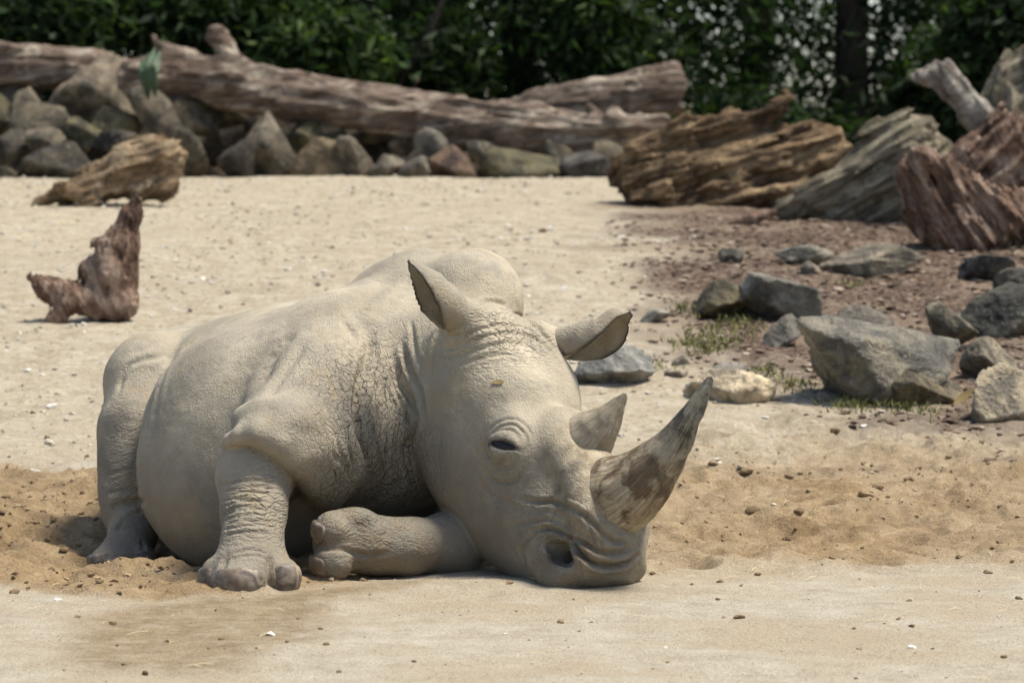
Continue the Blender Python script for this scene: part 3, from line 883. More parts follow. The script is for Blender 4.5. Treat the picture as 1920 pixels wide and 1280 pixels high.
# --- toenails
nailm = Mat("toenail", 0.55, 0.35)
def _nail(k):
    c = k.coord(); n1 = k.noise(c, 26, 5, .6, .8); n2 = k.noise(c, 9, 3, .5)
    col = k.ramp(n1, [(.36, (.075, .060, .047)), (.50, (.160, .128, .096)), (.64, (.30, .245, .175))])
    col = k.mix(k.rmap(n2, .5, .62), col, (.15, .110, .075)); k.color(col); k.bump(n1, .003, .6)
_nail(nailm)
def toenail(px, py, D, r, cut_z, out, grow=.009):
    """shell over the front of a toe, below the cuticle"""
    c = at(px, py, D); out = unit(out); c = c + out * .004
    s = SDF(); s.ellipsoid(c, np.array(r) + grow, None, .001)
    lid = c + np.array((0, 0, cut_z)); s.add(lambda p: (lid[2] - p[:, 2]) + 0.35 * ((p - c) @ out - r[1] * .7), c - .2, c + .2, .010, 'sub')
    s.add(lambda p: ((p - c) @ out) - r[1] * .30, c - .2, c + .2, .008, 'sub')
    s.add(lambda p: p[:, 2] - (c[2] - r[2] * .86), c - .2, c + .2, .004, 'sub')
    v, f = s.mesh(c - max(r) - .03, c + max(r) + .03, .005)
    v = v + 0.002 * fbm(v * 45, 3, 6)[:, None]
    return mesh_obj("toenail", v, f, nailm.m, rhino)
toenail(450, 1088, 9.85, (.083, .07, .062), .046, (-.1, -1, 0))
toenail(532, 1080, 9.90, (.048, .065, .058), .046, (.35, -1, 0))
toenail(403, 1084, 9.93, (.043, .06, .06), .040, (-.6, -1, 0))
toenail(222, 1045, 10.98, (.098, .12, .055), .022, (-.25, -1, 0))
toenail(268, 1047, 10.97, (.045, .07, .05), .032, (.3, -1, 0))
toenail(622, 992, 10.13, (.062, .075, .06), .028, (-1, -.15, .2), .003)
toenail(622, 1052, 10.11, (.067, .075, .064), .025, (-1, -.15, -.2), .003)
# ------------------------------------------------------------------ rocks
_ICO = {}
G2 = "rocks of the low wall under the big log"
def ico(sub):
    if sub not in _ICO:
        bm = bmesh.new(); bmesh.ops.create_icosphere(bm, subdivisions=sub, radius=1.0)
        v = np.array([q.co[:] for q in bm.verts]); f = np.array([[w.index for w in q.verts] for q in bm.faces]); bm.free()
        _ICO[sub] = (v / np.linalg.norm(v, axis=1, keepdims=True), f)
    return _ICO[sub]

def rock_shape(seed, planes=11, sub=5, sharp=70.0, rough=0.055, near=.45):
    """convex lump split off along random planes, then weathered; fills the box -1..1"""
    rng = np.random.default_rng(seed)
    d, f = ico(sub)
    n = rng.normal(size=(planes, 3)); n /= np.linalg.norm(n, axis=1, keepdims=True)
    dist = rng.uniform(near, .85, planes)
    c = np.maximum(d @ n.T, 0.02) / dist
    r = 1.0 / ((np.power(c, sharp).sum(1) + .75 ** sharp) ** (1 / sharp))
    v = d * r[:, None]
    v = v * (1 + rough * 1.5 * fbm(v * 2.3 + seed, 3, seed)[:, None] + rough * ridged(v * 5 + seed, 3, seed + 1)[:, None] + rough * .4 * fbm(v * 17, 2, seed + 2)[:, None])
    lo, hi = v.min(0), v.max(0)
    return (v - (lo + hi) / 2) / ((hi - lo) / 2), f

rockm = Mat("rock", 0.78, 0.35)
wetm = Mat("rock_glossy", 0.34, 0.5)
def _rock(k, wet):
    c = k.coord()
    tint = k.n("ShaderNodeObjectInfo").outputs["Color"]
    n1 = k.noise(c, 6, 6, .65, .4); n2 = k.noise(c, 28, 5, .7); n3 = k.noise(c, 2.6, 3, .6)
    col = k.mix(k.rmap(n1, .36, .64), (.34, .33, .31), (1.35, 1.27, 1.12))
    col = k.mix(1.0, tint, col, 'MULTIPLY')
    col = k.mix(k.math('MULTIPLY', k.rmap(n3, .52, .64), .55), col, (.17, .14, .085))      # ochre stain
    col = k.mix(k.math('MULTIPLY', k.rmap(n2, .58, .72), .55), col, (.46, .44, .37))        # lichen
    col = k.mix(k.math('MULTIPLY', k.rmap(n2, .40, .28), .5), col, (.045, .043, .04))
    k.color(col)
    if wet:
        k.nt.links.new(k.rmap(n2, .35, .65, .22, .55), k.b.inputs["Roughness"])
    b = k.bump(n1, .08, .8); k.bump(n2, .03, .9, b)
_rock(rockm, False); _rock(wetm, True)

def rock(box, label, tint=(.16, .16, .15), seed=1, planes=10, depth=.75, sink=.14, yaw=None, D=None, group=None, wet=False, sub=5, name="rock", rough=.05, sharp=70.0, lean=0.0, near=.58):
    """a rock that stands where the photograph shows it: box = left, right, top, bottom column/row"""
    x0, x1, y0, y1 = box
    if group == G2: x0, x1, y0 = x0 - 11, x1 + 11, y0 - 8
    if D is None:
        g = ground_hit((x0 + x1) / 2, y1 - 2); Df = g[1]
        w = (x1 - x0) * Df / FPX; Dc = Df + w * depth * .45
    else:
        Dc = D; w = (x1 - x0) * D / FPX
    v, f = rock_shape(seed, planes, sub, sharp, rough, near)
    h = (y1 - y0) * Dc / FPX
    s = np.array((w / 2, w * depth / 2, h / 2 * (1 + sink)))
    c = at((x0 + x1) / 2, (y0 + y1) / 2, Dc); c[2] -= h / 2 * sink
    v = v * s
    v[:, 0] += lean * v[:, 2]
    o = mesh_obj(name, v + c, f, (wetm if wet else rockm).m, smooth=True, loc=(c[0], c[1], c[2] - s[2]))
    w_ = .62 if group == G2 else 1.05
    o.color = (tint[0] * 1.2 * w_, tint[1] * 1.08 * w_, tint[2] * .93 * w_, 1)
    return tag(o, label, "rock", group)

G1 = "rocks on the brown mulch to the right"
rock((1486, 1810, 588, 762), "largest boulder on the mulch, dark olive grey with glistening top", (.135, .135, .115), 19, 16, .7, .10, wet=True, group=G1, rough=.05, near=.62)
rock((1535, 1680, 572, 645), "rounded grey rock peeping out behind the largest glistening boulder", (.13, .13, .125), 5, 9, .7, D=15.9, group=G1)
rock((1365, 1540, 509, 604), "peaked grey rock with sloping pale top and black shaded front", (.17, .18, .18), 8, 7, .75, group=G1, lean=-.35, sharp=110)
rock((1298, 1430, 522, 600), "low mossy brown rock against the left of the peaked grey rock", (.13, .125, .085), 14, 9, .8, group=G1)
rock((1528, 1735, 454, 522), "long flat-topped grey rock with a tan patch at its right end", (.22, .215, .19), 21, 8, .6, group=G1)
rock((1447, 1560, 459, 500), "thin grey slab lying at the left of the long flat-topped rock", (.18, .19, .18), 23, 8, .6, group=G1, lean=.5)
rock((1498, 1542, 488, 519), "small pale round stone in front of the long flat-topped rock", (.33, .32, .30), 31, 12, .8, group=G1)
rock((1346, 1396, 464, 498), "small dark grey stone alone on the gravel left of the flat rocks", (.13, .14, .14), 33, 8, .8, group=G1)
rock((1072, 1230, 645, 724), "blue-grey low rock right behind the rhinoceros's far ear", (.20, .225, .25), 41, 9, .7, group=G1)
rock((1278, 1458, 688, 760), "whitish flat rock on the sand behind the front horn's tip", (.56, .53, .45), 47, 10, .7, group=G1, rough=.05)
rock((1318, 1412, 680, 712), "thin grey stone just behind the whitish flat rock", (.22, .23, .24), 43, 9, .6, group=G1, D=14.9)
rock((1198, 1256, 580, 609), "small bluish slab beyond the tip of the rhinoceros's far ear", (.22, .24, .25), 51, 8, .7, group=G1, lean=.5)
rock((1436, 1508, 588, 650), "small slab tilted up left of the largest glistening boulder", (.17, .175, .18), 53, 7, .6, group=G1, lean=.6, sharp=110)
rock((1796, 1905, 476, 528), "dark rounded rock below the shaggy stump", (.065, .065, .07), 57, 10, .8, group=G1)
rock((1862, 1960, 500, 560), "grey rock at the right edge above the black ledge", (.13, .135, .13), 58, 9, .8, group=G1)
rock((1780, 1990, 528, 642), "wide black ledge of rock cut by the right edge", (.062, .068, .066), 61, 7, .7, group=G1, sharp=110)
rock((1734, 1838, 563, 640), "pointed grey rock leaning on the left of the black ledge", (.15, .15, .13), 64, 7, .7, group=G1, sharp=110, D=15.3)
rock((1798, 1908, 630, 712), "steep rock with pale right face below the black ledge", (.21, .205, .175), 66, 6, .7, group=G1, sharp=110)
rock((1650, 1815, 690, 764), "brownish low rock at the right foot of the largest boulder", (.14, .13, .095), 71, 9, .7, group=G1)
rock((1813, 1960, 678, 800), "lichen-white rock with rusty stains at the lower right edge", (.30, .285, .23), 73, 8, .75, group=G1, wet=True)
rock((1526, 1556, 734, 754), "single small grey pebble before the largest boulder", (.24, .25, .26), 77, 10, .8, group=G1, sub=3)
rock((1258, 1300, 664, 690), "flat pale stone half sunk left of the moss", (.30, .29, .26), 79, 10, .8, group=G1, sub=3, sink=.5)
rock((1245, 1290, 692, 708), "smallest flat stone beside the whitish rock", (.30, .29, .27), 80, 10, .8, group=G1, sub=3, sink=.5)

G2 = "rocks of the low wall under the big log"
_w = (.155, .145, .115); _l = (.24, .23, .20); _d = (.075, .07, .06); _m = (.14, .14, .085)
WALL = [  # left, right, top, bottom, distance, tint, label
    (-30, 42, 167, 250, 26.9, _m, "mossy rock at the far left end of the wall"),
    (33, 74, 170, 230, 26.9, _l, "upright pale rock beside the mossy left end"),
    (28, 135, 197, 274, 26.5, _w, "wide brown-grey rock in the upper left wall"),
    (-20, 55, 247, 304, 26.1, _d, "dark rock low at the left edge of the wall"),
    (58, 115, 247, 296, 26.0, _l, "small pale rock above the black block"),
    (45, 195, 272, 352, 25.75, _d, "broad black block at the wall's foot behind the chunky driftwood"),
    (-30, 40, 316, 356, 25.6, _w, "low rock at the foot of the wall's left edge"),
    (168, 262, 206, 256, 26.5, _m, "lichened rock under the pale weathered block"),
    (130, 184, 226, 274, 26.2, _m, "small mossy rock between the block and the brown rock"),
    (178, 252, 250, 280, 26.0, _d, "thin dark rock just above the chunky driftwood"),
    (296, 402, 183, 258, 26.6, _w, "grey-brown rock beside the leaning slab"),
    (332, 382, 246, 338, 25.8, _w, "tall upright rock right of the chunky driftwood"),
    (396, 452, 196, 234, 26.9, _w, "pointed rock under the big log left of the green sprig"),
    (438, 545, 214, 338, 26.0, _l, "largest pale rock in the middle of the wall"),
    (416, 474, 256, 336, 25.7, _d, "dark rock against the left of the largest pale rock"),
    (532, 604, 222, 284, 26.5, _m, "brown mossy rock right of the largest pale rock"),
    (546, 644, 264, 336, 25.9, (.19, .165, .115), "wide tan rock at the wall's foot"),
    (598, 648, 252, 300, 26.5, _m, "green-tinged rock behind the wide tan rock"),
    (640, 692, 262, 333, 25.8, _l, "narrow pale rock right of the wide tan rock"),
    (640, 746, 234, 264, 26.9, _w, "long thin slab lying under the big log"),
    (738, 792, 232, 284, 26.6, _l, "pale block supporting the middle of the big log"),
    (786, 832, 246, 318, 26.3, (.20, .205, .20), "smooth grey slab leaning against the pale block"),
    (698, 750, 296, 336, 25.6, _l, "low peaked stone, left one of two before the dark gap"),
    (746, 796, 299, 336, 25.6, (.20, .20, .19), "low peaked stone, right one of two before the dark gap"),
    (812, 894, 279, 336, 25.9, (.17, .12, .095), "reddish rock at the wall's foot under the big log"),
    (884, 924, 272, 300, 26.4, _l, "small pale stone behind the reddish rock"),
    (906, 1060, 281, 340, 25.9, _m, "long speckled mossy boulder at the wall's foot"),
    (1028, 1064, 270, 310, 26.4, _w, "small grey rock above the right end of the mossy boulder"),
    (1060, 1145, 289, 342, 25.8, (.11, .115, .12), "smooth blue-grey rock in the wall's shaded right end"),
    (1116, 1165, 270, 342, 26.2, _w, "tall shaded rock at the wall's right end beside the gnarled stump"),
]
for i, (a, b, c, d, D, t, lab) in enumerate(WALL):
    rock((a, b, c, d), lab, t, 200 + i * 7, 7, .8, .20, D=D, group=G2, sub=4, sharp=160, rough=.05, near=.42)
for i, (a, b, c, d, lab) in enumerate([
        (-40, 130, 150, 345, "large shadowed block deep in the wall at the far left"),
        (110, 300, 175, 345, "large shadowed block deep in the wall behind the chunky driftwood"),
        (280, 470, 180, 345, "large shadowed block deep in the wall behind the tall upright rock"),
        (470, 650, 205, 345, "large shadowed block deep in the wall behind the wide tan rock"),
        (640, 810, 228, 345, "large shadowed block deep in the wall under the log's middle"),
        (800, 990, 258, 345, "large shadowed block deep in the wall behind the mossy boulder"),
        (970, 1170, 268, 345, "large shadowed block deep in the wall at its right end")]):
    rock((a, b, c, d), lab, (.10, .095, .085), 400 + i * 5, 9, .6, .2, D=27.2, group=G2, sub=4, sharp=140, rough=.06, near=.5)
rock((264, 322, 168, 258), "thin slab of stone leaning left to right in the wall", (.21, .20, .18), 301, 6, .5, .15, D=26.3, group=G2, sub=3, sharp=110, lean=-.4)
rock((98, 264, 104, 232), "big weathered block with a bleached left top corner above the wall", (.27, .25, .215), 305, 7, .8, .15, D=26.9, group=G2, sub=4, sharp=34, rough=.08)
# ------------------------------------------------------------------ logs, stumps and driftwood
def wood_mat(name, dark, mid, light, axis_scale=(1, 1, 1), rot=(0, 0, 0), scale=9.0, moss=0.0):
    k = Mat(name, 0.86, 0.2)
    tc = k.n("ShaderNodeTexCoord"); mp0 = k.n("ShaderNodeMapping"); mp0.inputs["Rotation"].default_value = rot
    k.nt.links.new(tc.outputs["Object"], mp0.inputs["Vector"])
    mp = k.n("ShaderNodeMapping"); mp.inputs["Scale"].default_value = axis_scale
    k.nt.links.new(mp0.outputs[0], mp.inputs["Vector"])
    c = mp.outputs[0]; o = tc.outputs["Object"]
    g = k.noise(c, scale, 6, .68, .6); p = k.noise(o, 3.5, 4, .6); q = k.noise(o, 30, 4, .7)
    col = k.ramp(g, [(.30, dark), (.50, mid), (.68, light)])
    col = k.mix(k.math('MULTIPLY', k.rmap(p, .50, .64), .6), col, dark)
    col = k.mix(k.math('MULTIPLY', k.rmap(p, .44, .32), .55), col, light)
    col = k.mix(k.math('MULTIPLY', k.rmap(q, .60, .74), .4), col, tuple(x * .4 for x in dark))
    if moss: col = k.mix(k.math('MULTIPLY', k.rmap(k.noise(o, 5, 4, .6), .5, .62), moss), col, (.12, .125, .05))
    k.color(col)
    b = k.bump(g, .09, 1.0); k.bump(q, .03, .9, b)
    return k.m

def wood(name, label, cat, chains, mat, h, axis, amp=.03, stretch=.18, freq=9.0, seed=1, cuts=(), group=None, hollow=(), parent=None, twist=0.0):
    """a weathered piece of timber: tubes fused together, split along the grain"""
    s = SDF()
    for c in chains: s.chain(c, .05, .05)
    for c, r in hollow: s.ball(c, r, .04, 'sub')
    P = np.array([p for c in chains for p, _ in c]); R = max(r for c in chains for _, r in c)
    for pt, n in cuts:
        pt = np.asarray(pt, dtype=np.float32); n = unit(n).astype(np.float32)
        s.add(lambda p, pt=pt, n=n: -((p - pt) @ n) + .02 * fbm(p * 25, 2, seed), P.min(0) - R - .2, P.max(0) + R + .2, .008, 'sub')
    a = unit(axis).astype(np.float32)
    base = s.__call__
    def grain(p):
        t = p @ a
        q = (p - t[:, None] * a) * freq + (t * freq * stretch)[:, None] * a
        return amp * (1.0 * ridged(q, 3, seed) + .6 * ridged(q * 2.7, 2, seed + 9) + .6 * fbm(p * freq * .45, 3, seed + 4) - .75)
    class G(SDF):
        def __call__(self, p):
            d = base(p); m = np.abs(d) < .12
            if m.any(): d[m] = d[m] - grain(p[m])
            return d
    g = G(); v, f = g.mesh(P.min(0) - R - .12, P.max(0) + R + .12, h)
    lo = v.min(0); loc = (float(v[:, 0].mean()), float(v[:, 1].mean()), float(lo[2]))
    o = mesh_obj(name, v, f, mat, parent, loc=loc)
    if label and cat: tag(o, label, cat, group)
    return o

def ch(D, *pts):
    """pixel chain: (px, py, radius px[, extra depth])"""
    return [(at(p[0], p[1], D + (p[3] if len(p) > 3 else 0)), p[2] * D / FPX) for p in pts]

m_log = wood_mat("log_wood", (.050, .032, .022), (.205, .148, .108), (.54, .465, .36), (.13, 1, 1), (0, math.radians(8), 0), 11)
m_grey = wood_mat("grey_wood", (.060, .047, .030), (.270, .228, .155), (.52, .46, .34), (.09, 1, 1), (0, math.radians(28), 0), 13, moss=.2)
m_orange = wood_mat("orange_wood", (.050, .032, .018), (.27, .18, .10), (.56, .44, .28), (.12, 1, 1), (0, math.radians(20), 0), 12)
m_brown = wood_mat("brown_root", (.034, .021, .012), (.200, .130, .070), (.52, .38, .21), (.10, 1, 1), (0, math.radians(20), 0), 11)
m_red = wood_mat("red_root", (.042, .024, .016), (.235, .145, .098), (.52, .40, .30), (1, 1, .12), (0, math.radians(25), 0), 14)
m_pale = wood_mat("pale_branch", (.13, .105, .085), (.29, .25, .205), (.47, .42, .35), (.25, 1, 1), (0, math.radians(35), 0), 10)

# the long log on top of the rock wall
L = 26.6
wood("fallen_log", "longest weathered log lying on the rock wall, with two broken stubs", "log",
     [ch(L, (262, 148, 42, -.1), (330, 140, 46), (430, 158, 50), (560, 180, 47), (700, 207, 47), (850, 230, 52), (1000, 244, 46), (1120, 250, 40), (1240, 240, 30)),
      ch(L, (352, 118, 26), (318, 98, 16), (288, 74, 9)),
      ch(L, (446, 128, 30), (424, 90, 20), (405, 66, 19)),
      ch(L - .12, (1150, 215, 24), (1172, 235, 20), (1168, 275, 15)),
      ch(L - .1, (1120, 225, 20), (1105, 196, 15)), ch(L, (782, 175, 10), (780, 148, 6))],
     m_log, .028 if QUICK else .020, (1, 0, -.12), .045, .12, 7, 3)
wood("fallen_log", "shorter log rising to a sawn end at right, behind the long log", "log",
     [ch(27.3, (900, 222, 22), (1000, 200, 30), (1120, 184, 36), (1260, 172, 46), (1320, 166, 48)), ch(27.3, (1200, 150, 18), (1262, 130, 16))],
     m_log, .028 if QUICK else .020, (1, 0, .12), .035, .12, 7, 8, cuts=[(at(1276, 160, 27.3), (1, .25, 0))])
wood("fallen_log", "dark reddish log at the left edge on top of the wall", "log",
     [ch(27.2, (-80, 128, 44), (60, 128, 42), (180, 132, 36), (272, 142, 30)), ch(27.1, (30, 105, 22), (-20, 95, 20))],
     m_log, .028 if QUICK else .020, (1, 0, -.03), .045, .15, 7, 14)

# driftwood on the slope, left
g = ground_hit(210, 386); D1 = g[1] + .1
wood("driftwood", "chunky orange-brown driftwood lying on the crest before the rock wall", "driftwood",
     [ch(D1, (300, 300, 42), (250, 320, 52), (180, 340, 34), (120, 366, 20), (72, 380, 12)),
      ch(D1 - .05, (310, 290, 34), (300, 345, 34)), ch(D1, (240, 300, 30), (280, 275, 26)), ch(D1 - .12, (170, 375, 16), (110, 352, 14)),
      ch(D1 - .15, (265, 350, 24), (255, 382, 10))],
     m_orange, .014, (1, 0, .35), .045, .14, 13, 22, hollow=[(at(250, 335, D1 - .26), .10), (at(215, 350, D1 - .2), .06)])
g = ground_hit(150, 606); D2 = g[1] + .08
wood("driftwood", "upright reddish pointed driftwood with a stubby arm to the left", "driftwood",
     [ch(D2, (222, 560, 36), (212, 515, 42), (224, 462, 32), (244, 408, 17), (256, 376, 9)),
      ch(D2, (168, 508, 20), (190, 535, 26)), ch(D2, (185, 455, 12), (215, 480, 22)),
      ch(D2 - .05, (225, 570, 26), (170, 566, 24), (120, 552, 24), (85, 540, 20), (60, 520, 9)),
      ch(D2 - .1, (135, 570, 20), (105, 602, 16), (92, 612, 8)), ch(D2 - .05, (190, 582, 20), (235, 568, 18))],
     m_red, .010, (.25, 0, 1), .022, .12, 20, 31)

# the pile of stumps, right
g = ground_hit(1300, 388); D3 = g[1] + .25
wood("gnarled_stump", "gnarled split stump on its side, sawn end left and a horn-like snag on top", "stump",
     [ch(D3, (1180, 330, 46), (1260, 318, 56), (1370, 312, 52), (1470, 300, 46), (1580, 300, 30)),
      ch(D3 - .05, (1190, 285, 20), (1290, 255, 26), (1390, 232, 26), (1450, 205, 22), (1472, 186, 18)),
      ch(D3, (1440, 265, 36), (1520, 262, 30), (1565, 262, 20)), ch(D3 - .2, (1240, 360, 24), (1260, 384, 16)), ch(D3 - .1, (1290, 220, 16), (1270, 250, 20)),
      ch(D3 - .1, (1330, 368, 34), (1460, 372, 32), (1570, 362, 26)), ch(D3 - .1, (1190, 360, 26), (1300, 372, 26)), ch(D3, (1330, 240, 20), (1370, 215, 14))],
     m_brown, .020 if QUICK else .014, (1, 0, .3), .055, .22, 8, 41, cuts=[(at(1156, 320, D3), (-1, -.35, -.1))], hollow=[(at(1300, 335, D3 - .28), .10), (at(1420, 330, D3 - .24), .12), (at(1390, 285, D3 - .26), .07)])
g = ground_hit(1560, 418); D4 = g[1] + .25
wood("grey_root_stump", "smooth grey ridged root stump sloping up to a rounded peak", "stump",
     [ch(D4, (1470, 392, 24), (1560, 372, 40), (1640, 330, 60), (1700, 280, 66), (1712, 250, 40)),
      ch(D4 - .1, (1500, 360, 14), (1600, 325, 22), (1690, 270, 34)), ch(D4, (1650, 262, 34), (1600, 300, 26)), ch(D4 - .05, (1580, 400, 22), (1690, 390, 30)),
      ch(D4 + .1, (1740, 300, 50), (1780, 360, 50))],
     m_grey, .018 if QUICK else .014, (1, 0, .55), .042, .07, 12, 47)
g = ground_hit(1790, 476); D5 = g[1] + .25
wood("shaggy_stump", "shaggy red-brown root stump with pale knobbly crust, right of the grey stump", "stump",
     [ch(D5, (1725, 330, 44), (1750, 390, 56), (1800, 430, 56), (1860, 440, 44)), ch(D5 - .1, (1730, 300, 24), (1800, 340, 22), (1860, 380, 22), (1890, 420, 18)),
      ch(D5, (1890, 390, 44), (1940, 430, 50), (1990, 430, 50)), ch(D5 - .1, (1840, 455, 30), (1730, 440, 20))],
     m_red, .016 if QUICK else .012, (.5, 0, -.8), .055, .14, 14, 53)
D6 = D5 + 1.3
wood("shaggy_stump", "torn reddish root mass at the right edge behind the shaggy stump", "stump",
     [ch(D6, (1840, 300, 50), (1900, 270, 56), (1970, 260, 60)), ch(D6, (1780, 330, 34), (1850, 350, 50), (1960, 360, 60)), ch(D6, (1870, 235, 20), (1880, 200, 10))],
     m_red, .018 if QUICK else .014, (.6, 0, .6), .060, .16, 12, 57)
wood("broken_branch", "pale broken branch jutting up left out of the root mass at right", "branch",
     [ch(D6 + .2, (1880, 265, 36), (1830, 215, 32), (1790, 170, 27), (1762, 138, 22)), ch(D6 + .2, (1775, 150, 16), (1735, 142, 12), (1706, 146, 7)), ch(D6 + .2, (1772, 150, 16), (1778, 124, 10))],
     m_pale, .014, (-.6, 0, .75), .030, .15, 12, 61)
wood("standing_stump", "grey upright stump cut by the upper right edge", "stump",
     [ch(D6 + 1.2, (1905, 300, 70), (1895, 200, 58), (1900, 135, 40)), ch(D6 + 1.2, (1960, 320, 80), (1960, 130, 60)), ch(D6 + 1.2, (1860, 215, 26), (1850, 290, 30))],
     m_grey, .02, (0, 0, 1), .050, .12, 8, 67)
wood("root_splinter", "thin reddish splinter of wood on the ground left of the grey stump", "branch",
     [ch(ground_hit(1410, 424)[1], (1378, 418, 6), (1410, 410, 9), (1452, 400, 8))], m_red, .009, (1, 0, .2), .012, .15, 20, 71)
# ------------------------------------------------------------------ trees and undergrowth behind the wall
leafm = Mat("leaf", 0.6, 0.15)
def _leaf(k):
    r = k.attr("shade")
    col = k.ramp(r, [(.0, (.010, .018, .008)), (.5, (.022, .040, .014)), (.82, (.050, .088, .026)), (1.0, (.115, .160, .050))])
    k.color(col)
    tr = k.n("ShaderNodeBsdfTranslucent"); k.nt.links.new(k.mix(1.0, col, (1.3, 1.5, .6), 'MULTIPLY'), tr.inputs["Color"])
    mx = k.n("ShaderNodeMixShader"); mx.inputs[0].default_value = .38
    k.nt.links.new(k.b.outputs[0], mx.inputs[1]); k.nt.links.new(tr.outputs[0], mx.inputs[2])
    k.nt.links.new(mx.outputs[0], k.nt.nodes["Material Output"].inputs["Surface"])
_leaf(leafm)
barkm = Mat("bark", 0.9, 0.15)
def _bark(k):
    c = k.coord((1, 1, .2)); n1 = k.noise(c, 14, 5, .65)
    k.color(k.ramp(n1, [(.3, (.020, .016, .012)), (.6, (.065, .052, .040))])); k.bump(n1, .04, .8)
_bark(barkm)

def leaves(centres, spread, per, length, width, seed, droop=.8, flat=.75):
    """lance-shaped leaves hung in tufts around the given centres"""
    rng = np.random.default_rng(seed)
    c = np.repeat(centres, per, 0); n = len(c)
    p = c + rng.normal(size=(n, 3)) * np.asarray(spread)
    d = rng.normal(size=(n, 3)) * (1, 1, .6); d[:, 2] -= droop
    d /= np.linalg.norm(d, axis=1, keepdims=True)
    s = np.cross(d, rng.normal(size=(n, 3))); s /= np.linalg.norm(s, axis=1, keepdims=True)
    up = np.cross(s, d)
    L = length * rng.uniform(.6, 1.25, n)[:, None]; W = width * rng.uniform(.7, 1.2, n)[:, None]
    v = np.stack([p, p + d * L * .45 + s * W * .5 + up * W * .12, p + d * L - up * L * .12, p + d * L * .45 - s * W * .5 + up * W * .12], 1).reshape(-1, 3)
    f = np.arange(4 * n).reshape(-1, 4)
    tuft = np.repeat(rng.uniform(0, 1, len(centres)) ** 1.6, per)
    sh = np.repeat(np.clip(.75 * tuft + .35 * rng.uniform(0, 1, n) - .05, 0, 1), 4)
    return v, f, sh

def tube(path, radii, m=9, seed=0, amp=.08):
    pts = np.array(smooth_line(path, 6)); n = len(pts)
    r = np.interp(np.linspace(0, 1, n), np.linspace(0, 1, len(radii)), radii)
    V = []
    for i in range(n):
        t = unit(pts[min(i + 1, n - 1)] - pts[max(i - 1, 0)])
        b = unit(np.cross(t, (.3, .9, .2))); c = np.cross(t, b)
        for j in range(m):
            a = 2 * math.pi * j / m; V.append(pts[i] + r[i] * (math.cos(a) * b + math.sin(a) * c))
    V = np.array(V); ctr = np.repeat(pts, m, 0)
    V = ctr + (V - ctr) * (1 + amp * 2 * fbm(V * 4, 3, seed))[:, None]
    F = np.array([(i * m + j, i * m + (j + 1) % m, (i + 1) * m + (j + 1) % m, (i + 1) * m + j) for i in range(n - 1) for j in range(m)])
    return V, F

def tree_data(seed, height, spread, low, tufts, per, leafL, clump=.17):
    rng = np.random.default_rng(seed)
    V, F, base = [], [], 0
    top = np.array((rng.uniform(-.4, .4), rng.uniform(-.4, .4), height * .8))
    def addt(path, rad):
        nonlocal base
        v, f = tube(path, rad, 9, seed); V.append(v); F.append(f + base); base += len(v)
    mid = np.array((rng.uniform(-.25, .25), rng.uniform(-.2, .2), height * .35))
    addt([np.array((0, 0, -.4)), np.array((.03, .02, .5)), mid, top], [.24, .19, .15, .05])
    ends = []
    for i in range(11):
        t = rng.uniform(.22, .95); p = mid * (1 - t) + top * t if t > .4 else np.array((0, 0, .6)) * (1 - t / .4) + mid * (t / .4)
        a = rng.uniform(0, 2 * math.pi); r = spread * rng.uniform(.55, 1.0) * (1.1 - .5 * t)
        e = p + np.array((math.cos(a) * r, math.sin(a) * r, rng.uniform(.1, .9)))
        m = (p + e) / 2 + np.array((0, 0, rng.uniform(.1, .4)))
        addt([p, m, e], [.07, .045, .015]); ends += [e, m, (m + e) / 2]
    # tufts through the crown's volume, clumped round the limbs
    E = np.array(ends); k = rng.integers(0, len(E), tufts)
    c = E[k] + rng.normal(size=(tufts, 3)) * (spread * .30, spread * .30, height * .13)
    c[:, 2] = np.maximum(c[:, 2], low + rng.uniform(0, .8, tufts))
    hang = rng.uniform(0, 1, tufts) < .35
    c[hang, 2] = low + (c[hang, 2] - low) * rng.uniform(0, .6, hang.sum())
    lv, lf, sh = leaves(c, (clump, clump, clump * 1.15), per, leafL, leafL * .27, seed + 1)
    return np.concatenate(V), np.concatenate(F), lv, lf, sh

def mesh_data(name, v, f, mat, attrs=None):
    o = mesh_obj(name, v, f, mat, attrs=attrs); me = o.data
    bpy.data.objects.remove(o); return me

KINDS_T = {}
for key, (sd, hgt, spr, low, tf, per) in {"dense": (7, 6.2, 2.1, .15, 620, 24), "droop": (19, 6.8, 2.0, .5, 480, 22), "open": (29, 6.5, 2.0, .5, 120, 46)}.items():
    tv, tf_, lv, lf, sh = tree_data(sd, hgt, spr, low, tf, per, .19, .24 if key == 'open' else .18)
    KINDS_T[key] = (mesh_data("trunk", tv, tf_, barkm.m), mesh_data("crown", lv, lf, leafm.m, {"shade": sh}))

def tree(key, x, y, rz, sc, label, group="trees behind the rock wall"):
    root = tag(empty("broadleaf_tree", (x, y, float(ground_z(x, y)) - .05)), label, "tree", group)
    root.rotation_euler.z = rz; root.scale = (sc, sc, sc)
    for nm, me in zip(("trunk", "crown"), KINDS_T[key]):
        link(bpy.data.objects.new(nm, me), root)
    return root

